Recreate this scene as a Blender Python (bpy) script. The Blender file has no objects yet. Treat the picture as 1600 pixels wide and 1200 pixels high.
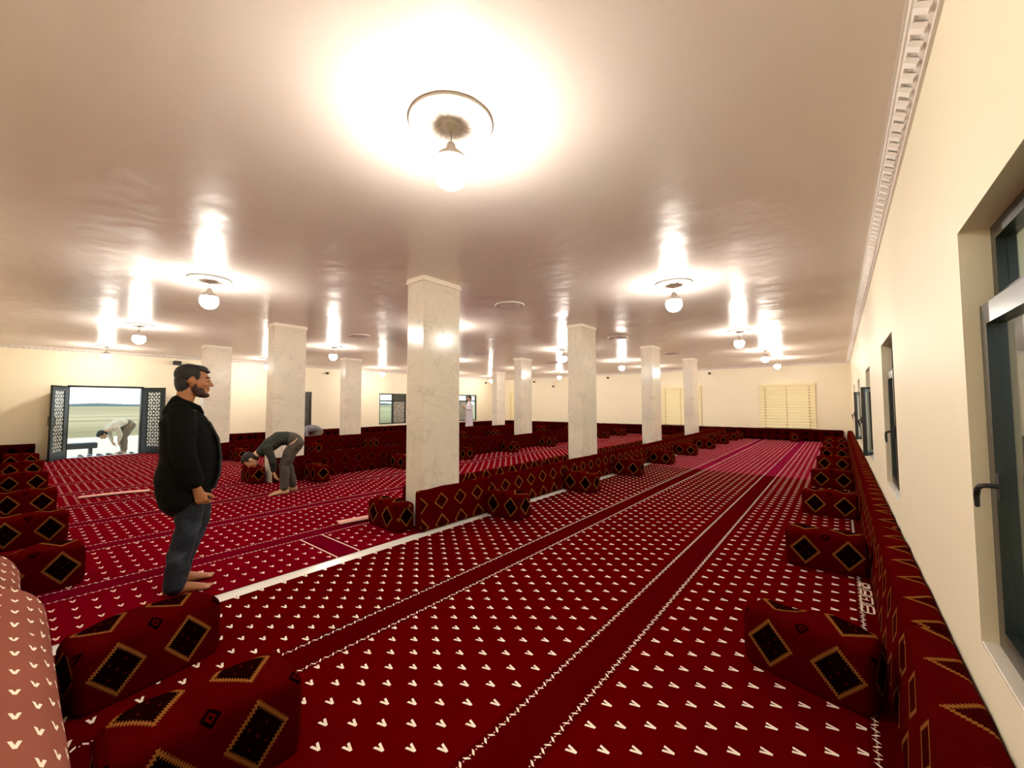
import bpy, bmesh, math, random
from mathutils import Vector, Matrix, Euler, noise
from math import sin, cos, pi, radians, sqrt, atan2
random.seed(7)
S = bpy.context.scene
C = S.collection

# ------------------------------------------------------------------ camera, world, exposure
cam_d = bpy.data.cameras.new('camera'); cam = bpy.data.objects.new('camera', cam_d); C.objects.link(cam)
cam_d.sensor_width = 36.0; cam_d.sensor_fit = 'HORIZONTAL'
cam_d.lens = 36.0 * 629.03 / 1600.0; cam_d.clip_start = 0.03; cam_d.clip_end = 3000
yaw, pitch, roll = radians(39.055), radians(2.858), radians(-0.162)
F = Vector((-sin(yaw) * cos(pitch), cos(yaw) * cos(pitch), sin(pitch)))
Rv = Vector((cos(yaw), sin(yaw), 0)); Uv = Rv.cross(F)
r2 = Rv * cos(roll) + Uv * sin(roll); u2 = -Rv * sin(roll) + Uv * cos(roll)
M = Matrix((r2, u2, -F)).transposed().to_4x4(); M.translation = Vector((0, 0, 1.42))
cam.matrix_world = M
S.camera = cam
S.view_settings.view_transform = 'Standard'; S.view_settings.look = 'None'
S.view_settings.gamma = 1.0; S.view_settings.use_curve_mapping = False
S.view_settings.exposure = 0.60
BULB = 185.0          # emission of every bulb
S.cycles.max_bounces = 7; S.cycles.diffuse_bounces = 5; S.cycles.glossy_bounces = 3
S.cycles.use_denoising = True; S.cycles.sample_clamp_indirect = 6.0; S.cycles.caustics_reflective = False
W = bpy.data.worlds.new('sky'); S.world = W; W.use_nodes = True
wn = W.node_tree.nodes; wl = W.node_tree.links; wn.clear()
wo = wn.new('ShaderNodeOutputWorld'); wb = wn.new('ShaderNodeBackground'); wl.new(wb.outputs[0], wo.inputs[0])
tc = wn.new('ShaderNodeTexCoord'); sp = wn.new('ShaderNodeSeparateXYZ'); wl.new(tc.outputs['Generated'], sp.inputs[0])
cr = wn.new('ShaderNodeValToRGB'); wl.new(sp.outputs['Z'], cr.inputs[0]); wl.new(cr.outputs[0], wb.inputs[0])
cr.color_ramp.elements[0].position = 0.0; cr.color_ramp.elements[0].color = (0.80, 0.91, 0.97, 1)
cr.color_ramp.elements[1].position = 0.25; cr.color_ramp.elements[1].color = (0.62, 0.80, 0.95, 1)
wb.inputs[1].default_value = 1.35

# ------------------------------------------------------------------ room dimensions (metres)
XR, XL, YB, YN = 0.341, -16.0, 18.72, -0.50
HC = 2.94
PXS = (-3.735, -8.05, -12.37); PYS = (2.97, 6.69, 10.41, 14.13); PW, PL = 0.31, 0.575
LX = (-1.58, -5.87, -10.25, -14.6); LY = (1.43, 5.2, 9.5, 13.35, 16.2)

# ------------------------------------------------------------------ node expression helper
class Ex:
    def __init__(s, nt, sock): s.nt = nt; s.k = sock
    def _op(s, op, *a):
        n = s.nt.nodes.new('ShaderNodeMath'); n.operation = op
        for i, v in enumerate((s,) + a):
            if isinstance(v, Ex): s.nt.links.new(v.k, n.inputs[i])
            else: n.inputs[i].default_value = float(v)
        return Ex(s.nt, n.outputs[0])
    def __add__(s, o): return s._op('ADD', o)
    __radd__ = __add__
    def __sub__(s, o): return s._op('SUBTRACT', o)
    def __rsub__(s, o): return (s * -1.0) + o
    def __mul__(s, o): return s._op('MULTIPLY', o)
    __rmul__ = __mul__
    def __truediv__(s, o): return s._op('DIVIDE', o)
    def __lt__(s, o): return s._op('LESS_THAN', o)
    def __gt__(s, o): return s._op('GREATER_THAN', o)
    def abs(s): return s._op('ABSOLUTE')
    def floor(s): return s._op('FLOOR')
    def mod(s, o): return s._op('FLOORED_MODULO', o)
    def max(s, o): return s._op('MAXIMUM', o)
    def min(s, o): return s._op('MINIMUM', o)
    def sin(s): return s._op('SINE')
    def ping(s, o): return s._op('PINGPONG', o)

def new_mat(name):
    m = bpy.data.materials.new(name); m.use_nodes = True
    nt = m.node_tree; b = nt.nodes['Principled BSDF']
    return m, nt, b
def P(name, col, rough=0.6, metal=0.0, spec=0.5, emit=None, es=0.0, coat=0.0, noise_amt=0.0, nscale=20.0, bump=0.0, bscale=60.0, sheen=0.0):
    m, nt, b = new_mat(name)
    b.inputs['Base Color'].default_value = (*col, 1); b.inputs['Roughness'].default_value = rough
    b.inputs['Metallic'].default_value = metal; b.inputs['Specular IOR Level'].default_value = spec
    if coat: b.inputs['Coat Weight'].default_value = coat; b.inputs['Coat Roughness'].default_value = 0.08
    if sheen: b.inputs['Sheen Weight'].default_value = sheen; b.inputs['Sheen Tint'].default_value = (*[min(1, c * 1.6 + .05) for c in col], 1)
    if emit: b.inputs['Emission Color'].default_value = (*emit, 1); b.inputs['Emission Strength'].default_value = es
    if noise_amt:
        tcn = nt.nodes.new('ShaderNodeTexCoord'); n = nt.nodes.new('ShaderNodeTexNoise'); n.inputs['Scale'].default_value = nscale; n.inputs['Detail'].default_value = 4
        nt.links.new(tcn.outputs['Object'], n.inputs['Vector'])
        mx = nt.nodes.new('ShaderNodeMix'); mx.data_type = 'RGBA'
        mx.inputs[6].default_value = (*[c * (1 - noise_amt) for c in col], 1); mx.inputs[7].default_value = (*[min(1, c * (1 + noise_amt)) for c in col], 1)
        nt.links.new(n.outputs['Fac'], mx.inputs[0]); nt.links.new(mx.outputs[2], b.inputs['Base Color'])
    if bump:
        tcn = nt.nodes.new('ShaderNodeTexCoord'); n = nt.nodes.new('ShaderNodeTexNoise'); n.inputs['Scale'].default_value = bscale; n.inputs['Detail'].default_value = 3
        nt.links.new(tcn.outputs['Object'], n.inputs['Vector'])
        bp = nt.nodes.new('ShaderNodeBump'); bp.inputs['Strength'].default_value = bump; bp.inputs['Distance'].default_value = 0.01
        nt.links.new(n.outputs['Fac'], bp.inputs['Height']); nt.links.new(bp.outputs[0], b.inputs['Normal'])
    return m
def mixc(nt, fac, a, b):
    mx = nt.nodes.new('ShaderNodeMix'); mx.data_type = 'RGBA'
    nt.links.new(fac.k, mx.inputs[0])
    for i, c in ((6, a), (7, b)):
        if isinstance(c, tuple): mx.inputs[i].default_value = (*c, 1)
        else: nt.links.new(c, mx.inputs[i])
    return mx.outputs[2]

# ------------------------------------------------------------------ materials
def prayer_mat(name, base, bandcol, dx, dy, x0, y0, bands, cross=None, uv=False, chev=(0.90, 0.80, 0.66), scale=1.0, sheen=0.01):
    """prayer carpet: staggered rows of small chevrons, plain bands edged with braided lines"""
    m, nt, b = new_mat(name)
    tcn = nt.nodes.new('ShaderNodeTexCoord'); s = nt.nodes.new('ShaderNodeSeparateXYZ')
    nt.links.new(tcn.outputs['UV' if uv else 'Object'], s.inputs[0])
    x = Ex(nt, s.outputs[0]); y = Ex(nt, s.outputs[1])
    cx = (x - x0) / dx; ci = (cx + 0.5).floor()
    lx = (cx - ci) * dx
    yo = (y - y0) + ci.mod(2.0) * dy
    cy = yo / (2 * dy); ly = (cy - (cy + 0.5).floor()) * (2 * dy)
    back = (lx * -1.0) + 0.0225 * scale                      # distance back from the tip
    dd = ((ly.abs()) - back * 0.285).abs()
    ch = (dd < 0.0058 * scale) * (back > -0.001) * (back < 0.044 * scale)
    inb = None; braid = None
    for c in bands:
        hw = 0.108
        d = (x - c).abs()
        k = d < (hw + 0.028)
        inb = k if inb is None else inb.max(k)
        zz = (y.mod(0.073) / 0.0365 - 1.0).abs()            # 0..1..0
        wob = (zz - 0.5) * 0.038
        ax = (x - c).abs() - hw
        on = (ax - wob).abs() < 0.0068
        dash = ((y.mod(0.0365) - 0.0182).abs() < 0.0088)
        dots = (((y + 0.0182).mod(0.0365) - 0.0182).abs() < 0.0028) * (ax.abs() < 0.0028)
        k = (on * dash).max(dots)
        braid = k if braid is None else braid.max(k)
    white = ch
    if inb is not None: white = ch * (1.0 - inb)
    if cross:
        (xa, xb, ya, yb) = cross
        inc = (x > xa) * (x < xb) * (y > ya - 0.02) * (y < yb + 0.02)
        ln = inc * (((y - ya).abs() < 0.007).max((y - yb).abs() < 0.007))
        white = white * (1.0 - inc)
        white = white.max(ln); inb = inb.max(inc)
    if braid is not None: white = white.max(braid)
    nz = nt.nodes.new('ShaderNodeTexNoise'); nz.inputs['Scale'].default_value = 2.2; nz.inputs['Detail'].default_value = 5
    nt.links.new(tcn.outputs['Object'], nz.inputs['Vector'])
    f = Ex(nt, nz.outputs['Fac'])
    col = mixc(nt, f, tuple(c * 0.85 for c in base), tuple(min(1, c * 1.15) for c in base))
    if inb is not None: col = mixc(nt, inb, col, bandcol)
    col = mixc(nt, white, col, chev)
    nt.links.new(col, b.inputs['Base Color'])
    b.inputs['Roughness'].default_value = 0.95; b.inputs['Specular IOR Level'].default_value = 0.0
    b.inputs['Sheen Weight'].default_value = sheen; b.inputs['Sheen Tint'].default_value = (0.95, 0.25, 0.35, 1); b.inputs['Sheen Roughness'].default_value = 0.4
    n2 = nt.nodes.new('ShaderNodeTexNoise'); n2.inputs['Scale'].default_value = 350; nt.links.new(tcn.outputs['Object'], n2.inputs['Vector'])
    h = Ex(nt, n2.outputs['Fac']) * 0.4 + white * 0.5
    bp = nt.nodes.new('ShaderNodeBump'); bp.inputs['Strength'].default_value = 0.35; bp.inputs['Distance'].default_value = 0.003
    nt.links.new(h.k, bp.inputs['Height']); nt.links.new(bp.outputs[0], b.inputs['Normal'])
    return m

def kilim_mat(name, p, rows, hw, u0=0.0, field=(0.052, 0.0003, 0.0004), dark=(0.004, 0.0001, 0.0002), gold=(0.20, 0.075, 0.016), small=True, goldw=0.17):
    """red velvet with rows of gold-edged diamonds; UV in metres"""
    m, nt, b = new_mat(name)
    tcn = nt.nodes.new('ShaderNodeTexCoord'); s = nt.nodes.new('ShaderNodeSeparateXYZ')
    nt.links.new(tcn.outputs['UV'], s.inputs[0])
    u = Ex(nt, s.outputs[0]) - u0; v = Ex(nt, s.outputs[1])
    cu = u / p; du = (cu - (cu + 0.5).floor()) * p
    cu2 = cu + 0.5; du2 = (cu2 - (cu2 + 0.5).floor()) * p
    ring = None; ins = None; rust = None
    for (vc, hh) in rows:
        dv = v - vc
        d = du.abs() / hw + dv.abs() / hh
        q = (du.abs() / hw - dv.abs() / hh)
        teeth = ((q * 7.0).mod(1.0) - 0.5).abs() * 0.24
        dd = d + teeth
        r = (dd > (1.06 - goldw)) * (dd < 1.06)
        i = dd < (1.06 - goldw)
        ring = r if ring is None else ring.max(r)
        ins = i if ins is None else ins.max(i)
        # small cross dots inside
        dot = ((du.abs() < 0.006) * (dv.abs() < 0.006)).max(((du.abs() - hw * 0.27).abs() < 0.005) * ((dv.abs() - hh * 0.27).abs() < 0.005))
        rust = dot if rust is None else rust.max(dot)
        if small:
            # little rosette between the diamonds
            e = du2.abs() + (dv - hh * 1.15).abs()
            e2 = ((e < 0.034) * (e > 0.018)).max(e < 0.008)
            rust2 = e2
            ins = ins.max(rust2)
    nz = nt.nodes.new('ShaderNodeTexNoise'); nz.inputs['Scale'].default_value = 9; nz.inputs['Detail'].default_value = 6
    nt.links.new(tcn.outputs['Object'], nz.inputs['Vector'])
    f = Ex(nt, nz.outputs['Fac'])
    col = mixc(nt, f, tuple(c * 0.7 for c in field), tuple(c * 1.3 for c in field))
    col = mixc(nt, ins, col, dark)
    col = mixc(nt, rust, col, (0.035, 0.004, 0.002))
    col = mixc(nt, ring, col, gold)
    nt.links.new(col, b.inputs['Base Color'])
    b.inputs['Roughness'].default_value = 0.9; b.inputs['Specular IOR Level'].default_value = 0.0
    b.inputs['Sheen Weight'].default_value = 0.02; b.inputs['Sheen Tint'].default_value = (0.9, 0.12, 0.1, 1)
    n2 = nt.nodes.new('ShaderNodeTexNoise'); n2.inputs['Scale'].default_value = 260; nt.links.new(tcn.outputs['Object'], n2.inputs['Vector'])
    n3 = nt.nodes.new('ShaderNodeTexNoise'); n3.inputs['Scale'].default_value = 7; nt.links.new(tcn.outputs['Object'], n3.inputs['Vector'])
    h = Ex(nt, n2.outputs['Fac']) * 0.12 + Ex(nt, n3.outputs['Fac']) * 1.2
    bp = nt.nodes.new('ShaderNodeBump'); bp.inputs['Strength'].default_value = 0.5; bp.inputs['Distance'].default_value = 0.012
    nt.links.new(h.k, bp.inputs['Height']); nt.links.new(bp.outputs[0], b.inputs['Normal'])
    return m

BANDS_R = (-1.092, -2.38, 0.182)
BANDS_L = tuple(-4.53 - 1.26 * k for k in range(9))
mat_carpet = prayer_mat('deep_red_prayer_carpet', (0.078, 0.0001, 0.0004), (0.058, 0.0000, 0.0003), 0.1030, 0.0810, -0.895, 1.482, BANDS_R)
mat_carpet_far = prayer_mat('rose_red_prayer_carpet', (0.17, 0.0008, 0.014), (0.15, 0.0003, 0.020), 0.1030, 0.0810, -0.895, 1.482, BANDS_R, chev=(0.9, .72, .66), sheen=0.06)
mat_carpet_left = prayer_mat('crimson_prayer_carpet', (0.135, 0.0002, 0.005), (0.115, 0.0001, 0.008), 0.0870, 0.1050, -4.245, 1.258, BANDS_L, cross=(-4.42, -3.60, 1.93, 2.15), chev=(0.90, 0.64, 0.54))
mat_roll = prayer_mat('rosy_prayer_carpet', (0.27, 0.090, 0.062), (0.24, 0.08, 0.06), 0.085, 0.062, 0.0, 0.0, (), uv=True, chev=(0.95, 0.88, 0.70), scale=0.92, sheen=0.05)
mat_bolster = kilim_mat('red_kilim_velvet', 0.29, ((0.165, 0.115), (0.475, 0.12), (0.78, 0.12)), 0.108, u0=0.14)
mat_back = kilim_mat('red_kilim_backrest', 0.30, ((0.05, 0.11), (0.30, 0.095), (0.605, 0.145)), 0.105, u0=0.0, small=False, goldw=0.19, dark=(0.022, 0.0003, 0.0004))
mat_back_mid = kilim_mat('darker_red_kilim_backrest', 0.30, ((0.05, 0.11), (0.30, 0.095), (0.605, 0.145)), 0.105, field=(0.036, 0.0002, 0.0004), dark=(0.018, 0.0002, 0.0003), gold=(0.085, 0.018, 0.006), small=False, goldw=0.15)  # same pattern, darker field and duller gold for the two farther rows
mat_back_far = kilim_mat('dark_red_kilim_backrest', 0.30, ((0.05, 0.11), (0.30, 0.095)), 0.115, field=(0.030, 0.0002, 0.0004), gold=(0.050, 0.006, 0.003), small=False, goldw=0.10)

def ceiling_mat():
    m, nt, b = new_mat('glossy_ceiling_paint')
    b.inputs['Base Color'].default_value = (0.77, 0.68, 0.63, 1); b.inputs['Roughness'].default_value = 0.27
    b.inputs['Specular IOR Level'].default_value = 0.42
    tcn = nt.nodes.new('ShaderNodeTexCoord')
    n = nt.nodes.new('ShaderNodeTexNoise'); n.inputs['Scale'].default_value = 1.6; n.inputs['Detail'].default_value = 2
    nt.links.new(tcn.outputs['Object'], n.inputs['Vector'])
    n2 = nt.nodes.new('ShaderNodeTexNoise'); n2.inputs['Scale'].default_value = 7; n2.inputs['Detail'].default_value = 2
    nt.links.new(tcn.outputs['Object'], n2.inputs['Vector'])
    h = Ex(nt, n.outputs['Fac']) + Ex(nt, n2.outputs['Fac']) * 0.22
    bp = nt.nodes.new('ShaderNodeBump'); bp.inputs['Strength'].default_value = 0.55; bp.inputs['Distance'].default_value = 0.03
    nt.links.new(h.k, bp.inputs['Height']); nt.links.new(bp.outputs[0], b.inputs['Normal'])
    return m
mat_ceiling = ceiling_mat()
mat_wall = P('cream_wall_paint', (0.90, 0.82, 0.62), 0.55, spec=0.4, noise_amt=0.03, nscale=1.5, bump=0.08, bscale=25)
mat_white = P('white_plaster', (0.80, 0.74, 0.68), 0.5, bump=0.05, bscale=40)
mat_tile = P('white_floor_tile', (0.88, 0.86, 0.80), 0.25, noise_amt=0.03)
mat_sill = P('white_window_reveal', (0.66, 0.60, 0.52), 0.6, bump=0.1, bscale=18)
mat_metal = P('black_aluminium_frame', (0.010, 0.012, 0.008), 0.30, metal=0.0, spec=0.6)
mat_black = P('black_plastic', (0.012, 0.010, 0.010), 0.45)
mat_darkglassframe = P('dark_green_frame', (0.009, 0.011, 0.006), 0.35, spec=0.35)
mat_blind = P('cream_blind_slat', (0.90, 0.80, 0.50), 0.5)
mat_bulb = P('glowing_bulb', (1, 1, 1), 0.4, emit=(1.0, 0.925, 0.81), es=BULB)
mat_cord = P('grey_cord', (0.25, 0.24, 0.22), 0.5)
mat_rose = P('white_plaster_rose', (0.82, 0.78, 0.74), 0.45)
mat_rosecenter = P('grey_lamp_canopy', (0.50, 0.45, 0.38), 0.4)
mat_shadowroot = P('tan_shadow_ring', (0.60, 0.53, 0.46), 0.6)  # unused tan tone for the shadow the lamp neck casts on the rose

def marble_mat():
    m, nt, b = new_mat('polished_cream_marble')
    tcn = nt.nodes.new('ShaderNodeTexCoord')
    n = nt.nodes.new('ShaderNodeTexNoise'); n.inputs['Scale'].default_value = 1.9; n.inputs['Detail'].default_value = 8; n.inputs['Distortion'].default_value = 0.7
    nt.links.new(tcn.outputs['Object'], n.inputs['Vector'])
    n2 = nt.nodes.new('ShaderNodeTexNoise'); n2.inputs['Scale'].default_value = 1.3; n2.inputs['Detail'].default_value = 4
    nt.links.new(tcn.outputs['Object'], n2.inputs['Vector'])
    n3 = nt.nodes.new('ShaderNodeTexNoise'); n3.inputs['Scale'].default_value = 14; n3.inputs['Detail'].default_value = 6
    nt.links.new(tcn.outputs['Object'], n3.inputs['Vector'])
    a = Ex(nt, n.outputs['Fac']); c = Ex(nt, n2.outputs['Fac'])
    vein = 1.0 - ((a - 0.5).abs() * 60.0).min(1.0)
    base = mixc(nt, ((c - 0.35) * 3.0).max(0.0).min(1.0), (0.70, 0.65, 0.54), (0.84, 0.75, 0.62))
    mott = ((Ex(nt, n3.outputs['Fac']) - 0.4) * 3.0).max(0.0).min(1.0)
    base = mixc(nt, mott * 0.30, base, (0.60, 0.58, 0.50))
    base = mixc(nt, vein * 0.38, base, (0.50, 0.43, 0.36))
    # tile joints every 0.42 m
    s = nt.nodes.new('ShaderNodeSeparateXYZ'); nt.links.new(tcn.outputs['Object'], s.inputs[0])
    z = Ex(nt, s.outputs[2]); j = ((z + 0.02).mod(0.42) - 0.003).abs() < 0.003
    base = mixc(nt, j, base, (0.80, 0.74, 0.64))
    nt.links.new(base, b.inputs['Base Color']); b.inputs['Roughness'].default_value = 0.19; b.inputs['Specular IOR Level'].default_value = 0.28
    return m
mat_marble = marble_mat()
mat_cap = P('cream_plaster_cap', (0.86, 0.78, 0.66), 0.5)
mat_glass = None
def glass_mat():
    m, nt, b = new_mat('window_glass')
    b.inputs['Base Color'].default_value = (0.85, 0.95, 0.9, 1); b.inputs['Roughness'].default_value = 0.02
    b.inputs['Transmission Weight'].default_value = 1.0; b.inputs['IOR'].default_value = 1.3
    return m
mat_glass = glass_mat()
def frost_mat():
    m, nt, b = new_mat('dark_patterned_glass')
    tcn = nt.nodes.new('ShaderNodeTexCoord'); v = nt.nodes.new('ShaderNodeTexVoronoi'); v.inputs['Scale'].default_value = 16
    v.feature = 'DISTANCE_TO_EDGE'
    nt.links.new(tcn.outputs['Object'], v.inputs['Vector'])
    f = Ex(nt, v.outputs['Distance'])
    col = mixc(nt, f < 0.13, (0.10, 0.105, 0.095), (0.42, 0.42, 0.36))
    nt.links.new(col, b.inputs['Base Color']); b.inputs['Roughness'].default_value = 0.15; b.inputs['Specular IOR Level'].default_value = 0.7
    return m
mat_frost = frost_mat()
mat_darkpane = P('dark_grey_pane', (0.06, 0.062, 0.058), 0.12, spec=0.7, noise_amt=0.3, nscale=4)
def lattice_mat(name='patterned_door_glass'):
    m, nt, b = new_mat(name)
    tcn = nt.nodes.new('ShaderNodeTexCoord'); s = nt.nodes.new('ShaderNodeSeparateXYZ'); nt.links.new(tcn.outputs['UV'], s.inputs[0])
    u = Ex(nt, s.outputs[0]); v = Ex(nt, s.outputs[1])
    a = (u * 52.0).sin() * (v * 52.0).sin() + ((u + v) * 36.0).sin() * ((u - v) * 36.0).sin()
    w = (a > 0.12)
    col = mixc(nt, w, (0.035, 0.04, 0.032), (0.62, 0.62, 0.52))
    nt.links.new(col, b.inputs['Base Color']); b.inputs['Roughness'].default_value = 0.2
    return m
mat_lattice = lattice_mat()
mat_skin = P('tan_skin', (0.36, 0.145, 0.055), 0.5, noise_amt=0.08, nscale=30)
mat_skin2 = P('warm_skin', (0.55, 0.33, 0.18), 0.55)
mat_hair = P('black_hair', (0.006, 0.004, 0.004), 0.55, bump=0.6, bscale=160)
mat_beard = P('dark_stubble', (0.040, 0.013, 0.006), 0.8, noise_amt=0.35, nscale=130)
mat_jacket = P('black_jacket_cloth', (0.004, 0.0045, 0.0036), 0.9, spec=0.1, noise_amt=0.3, nscale=6, bump=0.4, bscale=22)
mat_jacket_in = P('charcoal_lapel', (0.020, 0.020, 0.018), 0.85, spec=0.2)
mat_button = P('grey_button', (0.10, 0.10, 0.10), 0.4)
def denim_mat():
    m, nt, b = new_mat('dark_blue_denim')
    tcn = nt.nodes.new('ShaderNodeTexCoord'); n = nt.nodes.new('ShaderNodeTexNoise'); n.inputs['Scale'].default_value = 7; n.inputs['Detail'].default_value = 4
    nt.links.new(tcn.outputs['Object'], n.inputs['Vector'])
    f = ((Ex(nt, n.outputs['Fac']) - 0.52) * 5.0).max(0.0).min(1.0)
    col = mixc(nt, f, (0.004, 0.007, 0.015), (0.035, 0.048, 0.068))
    nt.links.new(col, b.inputs['Base Color']); b.inputs['Roughness'].default_value = 0.9
    bp = nt.nodes.new('ShaderNodeBump'); bp.inputs['Strength'].default_value = 0.5; bp.inputs['Distance'].default_value = 0.02
    nt.links.new(n.outputs['Fac'], bp.inputs['Height']); nt.links.new(bp.outputs[0], b.inputs['Normal'])
    return m
mat_denim = denim_mat()
mat_sweater = P('charcoal_sweater', (0.016, 0.020, 0.015), 0.9, noise_amt=0.3, nscale=12, bump=0.3, bscale=30)
mat_trouser = P('olive_grey_trousers', (0.060, 0.048, 0.034), 0.9, noise_amt=0.25, nscale=10, bump=0.4, bscale=18)
mat_robe = P('white_robe_cloth', (0.72, 0.68, 0.78), 0.9, bump=0.4, bscale=9)
mat_shirt = P('beige_shirt_cloth', (0.62, 0.56, 0.42), 0.9, bump=0.4, bscale=12)
mat_khaki = P('brown_grey_cloth', (0.16, 0.13, 0.09), 0.9)
mat_greyshirt = P('blue_grey_shirt_cloth', (0.20, 0.19, 0.22), 0.9)
mat_sand = P('pale_sand', (0.80, 0.64, 0.45), 0.95, noise_amt=0.12, nscale=0.5)
def field_mat():
    m, nt, b = new_mat('grass_field')
    tcn = nt.nodes.new('ShaderNodeTexCoord'); mp = nt.nodes.new('ShaderNodeMapping'); mp.inputs['Scale'].default_value = (0.045, 0.008, 1)
    nt.links.new(tcn.outputs['Object'], mp.inputs[0])
    n = nt.nodes.new('ShaderNodeTexNoise'); n.inputs['Scale'].default_value = 1.0; n.inputs['Detail'].default_value = 6
    nt.links.new(mp.outputs[0], n.inputs['Vector'])
    f = ((Ex(nt, n.outputs['Fac']) - 0.35) * 3.2).max(0.0).min(1.0)
    col = mixc(nt, f, (0.24, 0.175, 0.05), (0.66, 0.48, 0.24))
    nt.links.new(col, b.inputs['Base Color']); b.inputs['Roughness'].default_value = 1.0
    return m
mat_field = field_mat()
mat_ridge = P('hazy_treeline', (0.22, 0.27, 0.27), 1.0)
mat_porch = P('pale_porch_tile', (0.62, 0.68, 0.72), 0.4)
mat_shoe = P('dark_brown_leather', (0.035, 0.012, 0.010), 0.4)
mat_shoe2 = P('black_rubber', (0.015, 0.015, 0.018), 0.5)
mat_gold = P('cream_carpet_script', (0.78, 0.62, 0.48), 0.95)
mat_edge = P('pale_carpet_backing', (0.78, 0.42, 0.36), 0.95, noise_amt=0.2, nscale=30)

# ------------------------------------------------------------------ mesh helpers
def link(name, me, mat=None, parent=None, smooth=False):
    o = bpy.data.objects.new(name, me); C.objects.link(o)
    if mat is not None:
        for mm in (mat if isinstance(mat, (list, tuple)) else [mat]): me.materials.append(mm)
    if parent is not None: o.parent = parent
    if smooth:
        for p in me.polygons: p.use_smooth = True
    return o
def obj(name, bm, mat=None, parent=None, smooth=False):
    me = bpy.data.meshes.new(name); bmesh.ops.recalc_face_normals(bm, faces=bm.faces); bm.to_mesh(me); bm.free()
    return link(name, me, mat, parent, smooth)
def tag(o, label, cat, group=None):
    o['label'] = label; o['category'] = cat
    if group: o['group'] = group
    return o
def struct(o): o['kind'] = 'structure'; return o
def thing(name, loc, rz=0.0, label='', cat='', group=None):
    o = bpy.data.objects.new(name, None); C.objects.link(o); o.empty_display_size = 0.1
    o.location = loc; o.rotation_euler = (0, 0, rz)
    return tag(o, label, cat, group)
def dup(root, loc, rz=0.0, label='', group=None):
    r = root.copy(); C.objects.link(r); r.location = loc; r.rotation_euler = (0, 0, rz); r['label'] = label
    if group: r['group'] = group
    for ch in list(root.children):
        c = ch.copy(); C.objects.link(c); c.parent = r
        for g in list(ch.children):
            d = g.copy(); C.objects.link(d); d.parent = c
    return r
def box(bm, x0, x1, y0, y1, z0, z1):
    vs = [bm.verts.new((x, y, z)) for x in (x0, x1) for y in (y0, y1) for z in (z0, z1)]
    for f in ((0, 1, 3, 2), (4, 6, 7, 5), (0, 4, 5, 1), (2, 3, 7, 6), (0, 2, 6, 4), (1, 5, 7, 3)):
        bm.faces.new([vs[i] for i in f])
    return vs
def bbox(x0, x1, y0, y1, z0, z1, bev=0.0, seg=2):
    bm = bmesh.new(); box(bm, x0, x1, y0, y1, z0, z1)
    if bev: bmesh.ops.bevel(bm, geom=bm.edges[:], offset=bev, segments=seg, affect='EDGES', profile=0.5)
    return bm
def lathe(bm, prof, n=32, cx=0, cy=0, fn=None):
    rings = []
    for (r, z) in prof:
        ring = []
        for i in range(n):
            a = 2 * pi * i / n
            rr, zz = (r, z) if fn is None else fn(r, z, a)
            ring.append(bm.verts.new((cx + rr * cos(a), cy + rr * sin(a), zz)))
        rings.append(ring)
    for a, b in zip(rings, rings[1:]):
        for i in range(n):
            bm.faces.new((a[i], a[(i + 1) % n], b[(i + 1) % n], b[i]))
    bm.faces.new(rings[0][::-1]); bm.faces.new(rings[-1])
def tube(bm, pts, rad, n=12, up=None):
    """closed tapering tube; rad = list of r or (side, up) half-widths"""
    pts = [Vector(p) for p in pts]; rings = []
    full_p = []; full_r = []
    rr = [(r, r) if not isinstance(r, tuple) else r for r in rad]
    N = len(pts)
    tang = []
    for i in range(N):
        a = pts[max(0, i - 1)]; b = pts[min(N - 1, i + 1)]; t = (b - a).normalized(); tang.append(t)
    ref = Vector(up) if up else (Vector((1, 0, 0)) if abs(tang[0].x) < 0.8 else Vector((0, 0, 1)))
    def ring(c, t, a, b):
        u = (ref - t * ref.dot(t)).normalized(); v = t.cross(u)
        return [bm.verts.new(c + u * (a * cos(2 * pi * k / n)) + v * (b * sin(2 * pi * k / n))) for k in range(n)]
    t0 = tang[0]; a, b = rr[0]; e = min(a, b)
    rings.append(ring(pts[0] - t0 * e * 0.8, t0, a * 0.5, b * 0.5))
    rings.append(ring(pts[0] - t0 * e * 0.45, t0, a * 0.85, b * 0.85))
    for i in range(N): rings.append(ring(pts[i], tang[i], *rr[i]))
    t1 = tang[-1]; a, b = rr[-1]; e = min(a, b)
    rings.append(ring(pts[-1] + t1 * e * 0.45, t1, a * 0.85, b * 0.85))
    rings.append(ring(pts[-1] + t1 * e * 0.8, t1, a * 0.5, b * 0.5))
    for a, b in zip(rings, rings[1:]):
        for i in range(n): bm.faces.new((a[i], a[(i + 1) % n], b[(i + 1) % n], b[i]))
    bm.faces.new(rings[0][::-1]); bm.faces.new(rings[-1])
def ell(bm, c, r, rot=(0, 0, 0), seg=20):
    mt = Matrix.Translation(Vector(c)) @ Euler(rot).to_matrix().to_4x4() @ Matrix.Diagonal((r[0], r[1], r[2], 1))
    bmesh.ops.create_uvsphere(bm, u_segments=seg, v_segments=seg // 2 + 2, radius=1.0, matrix=mt)
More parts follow.
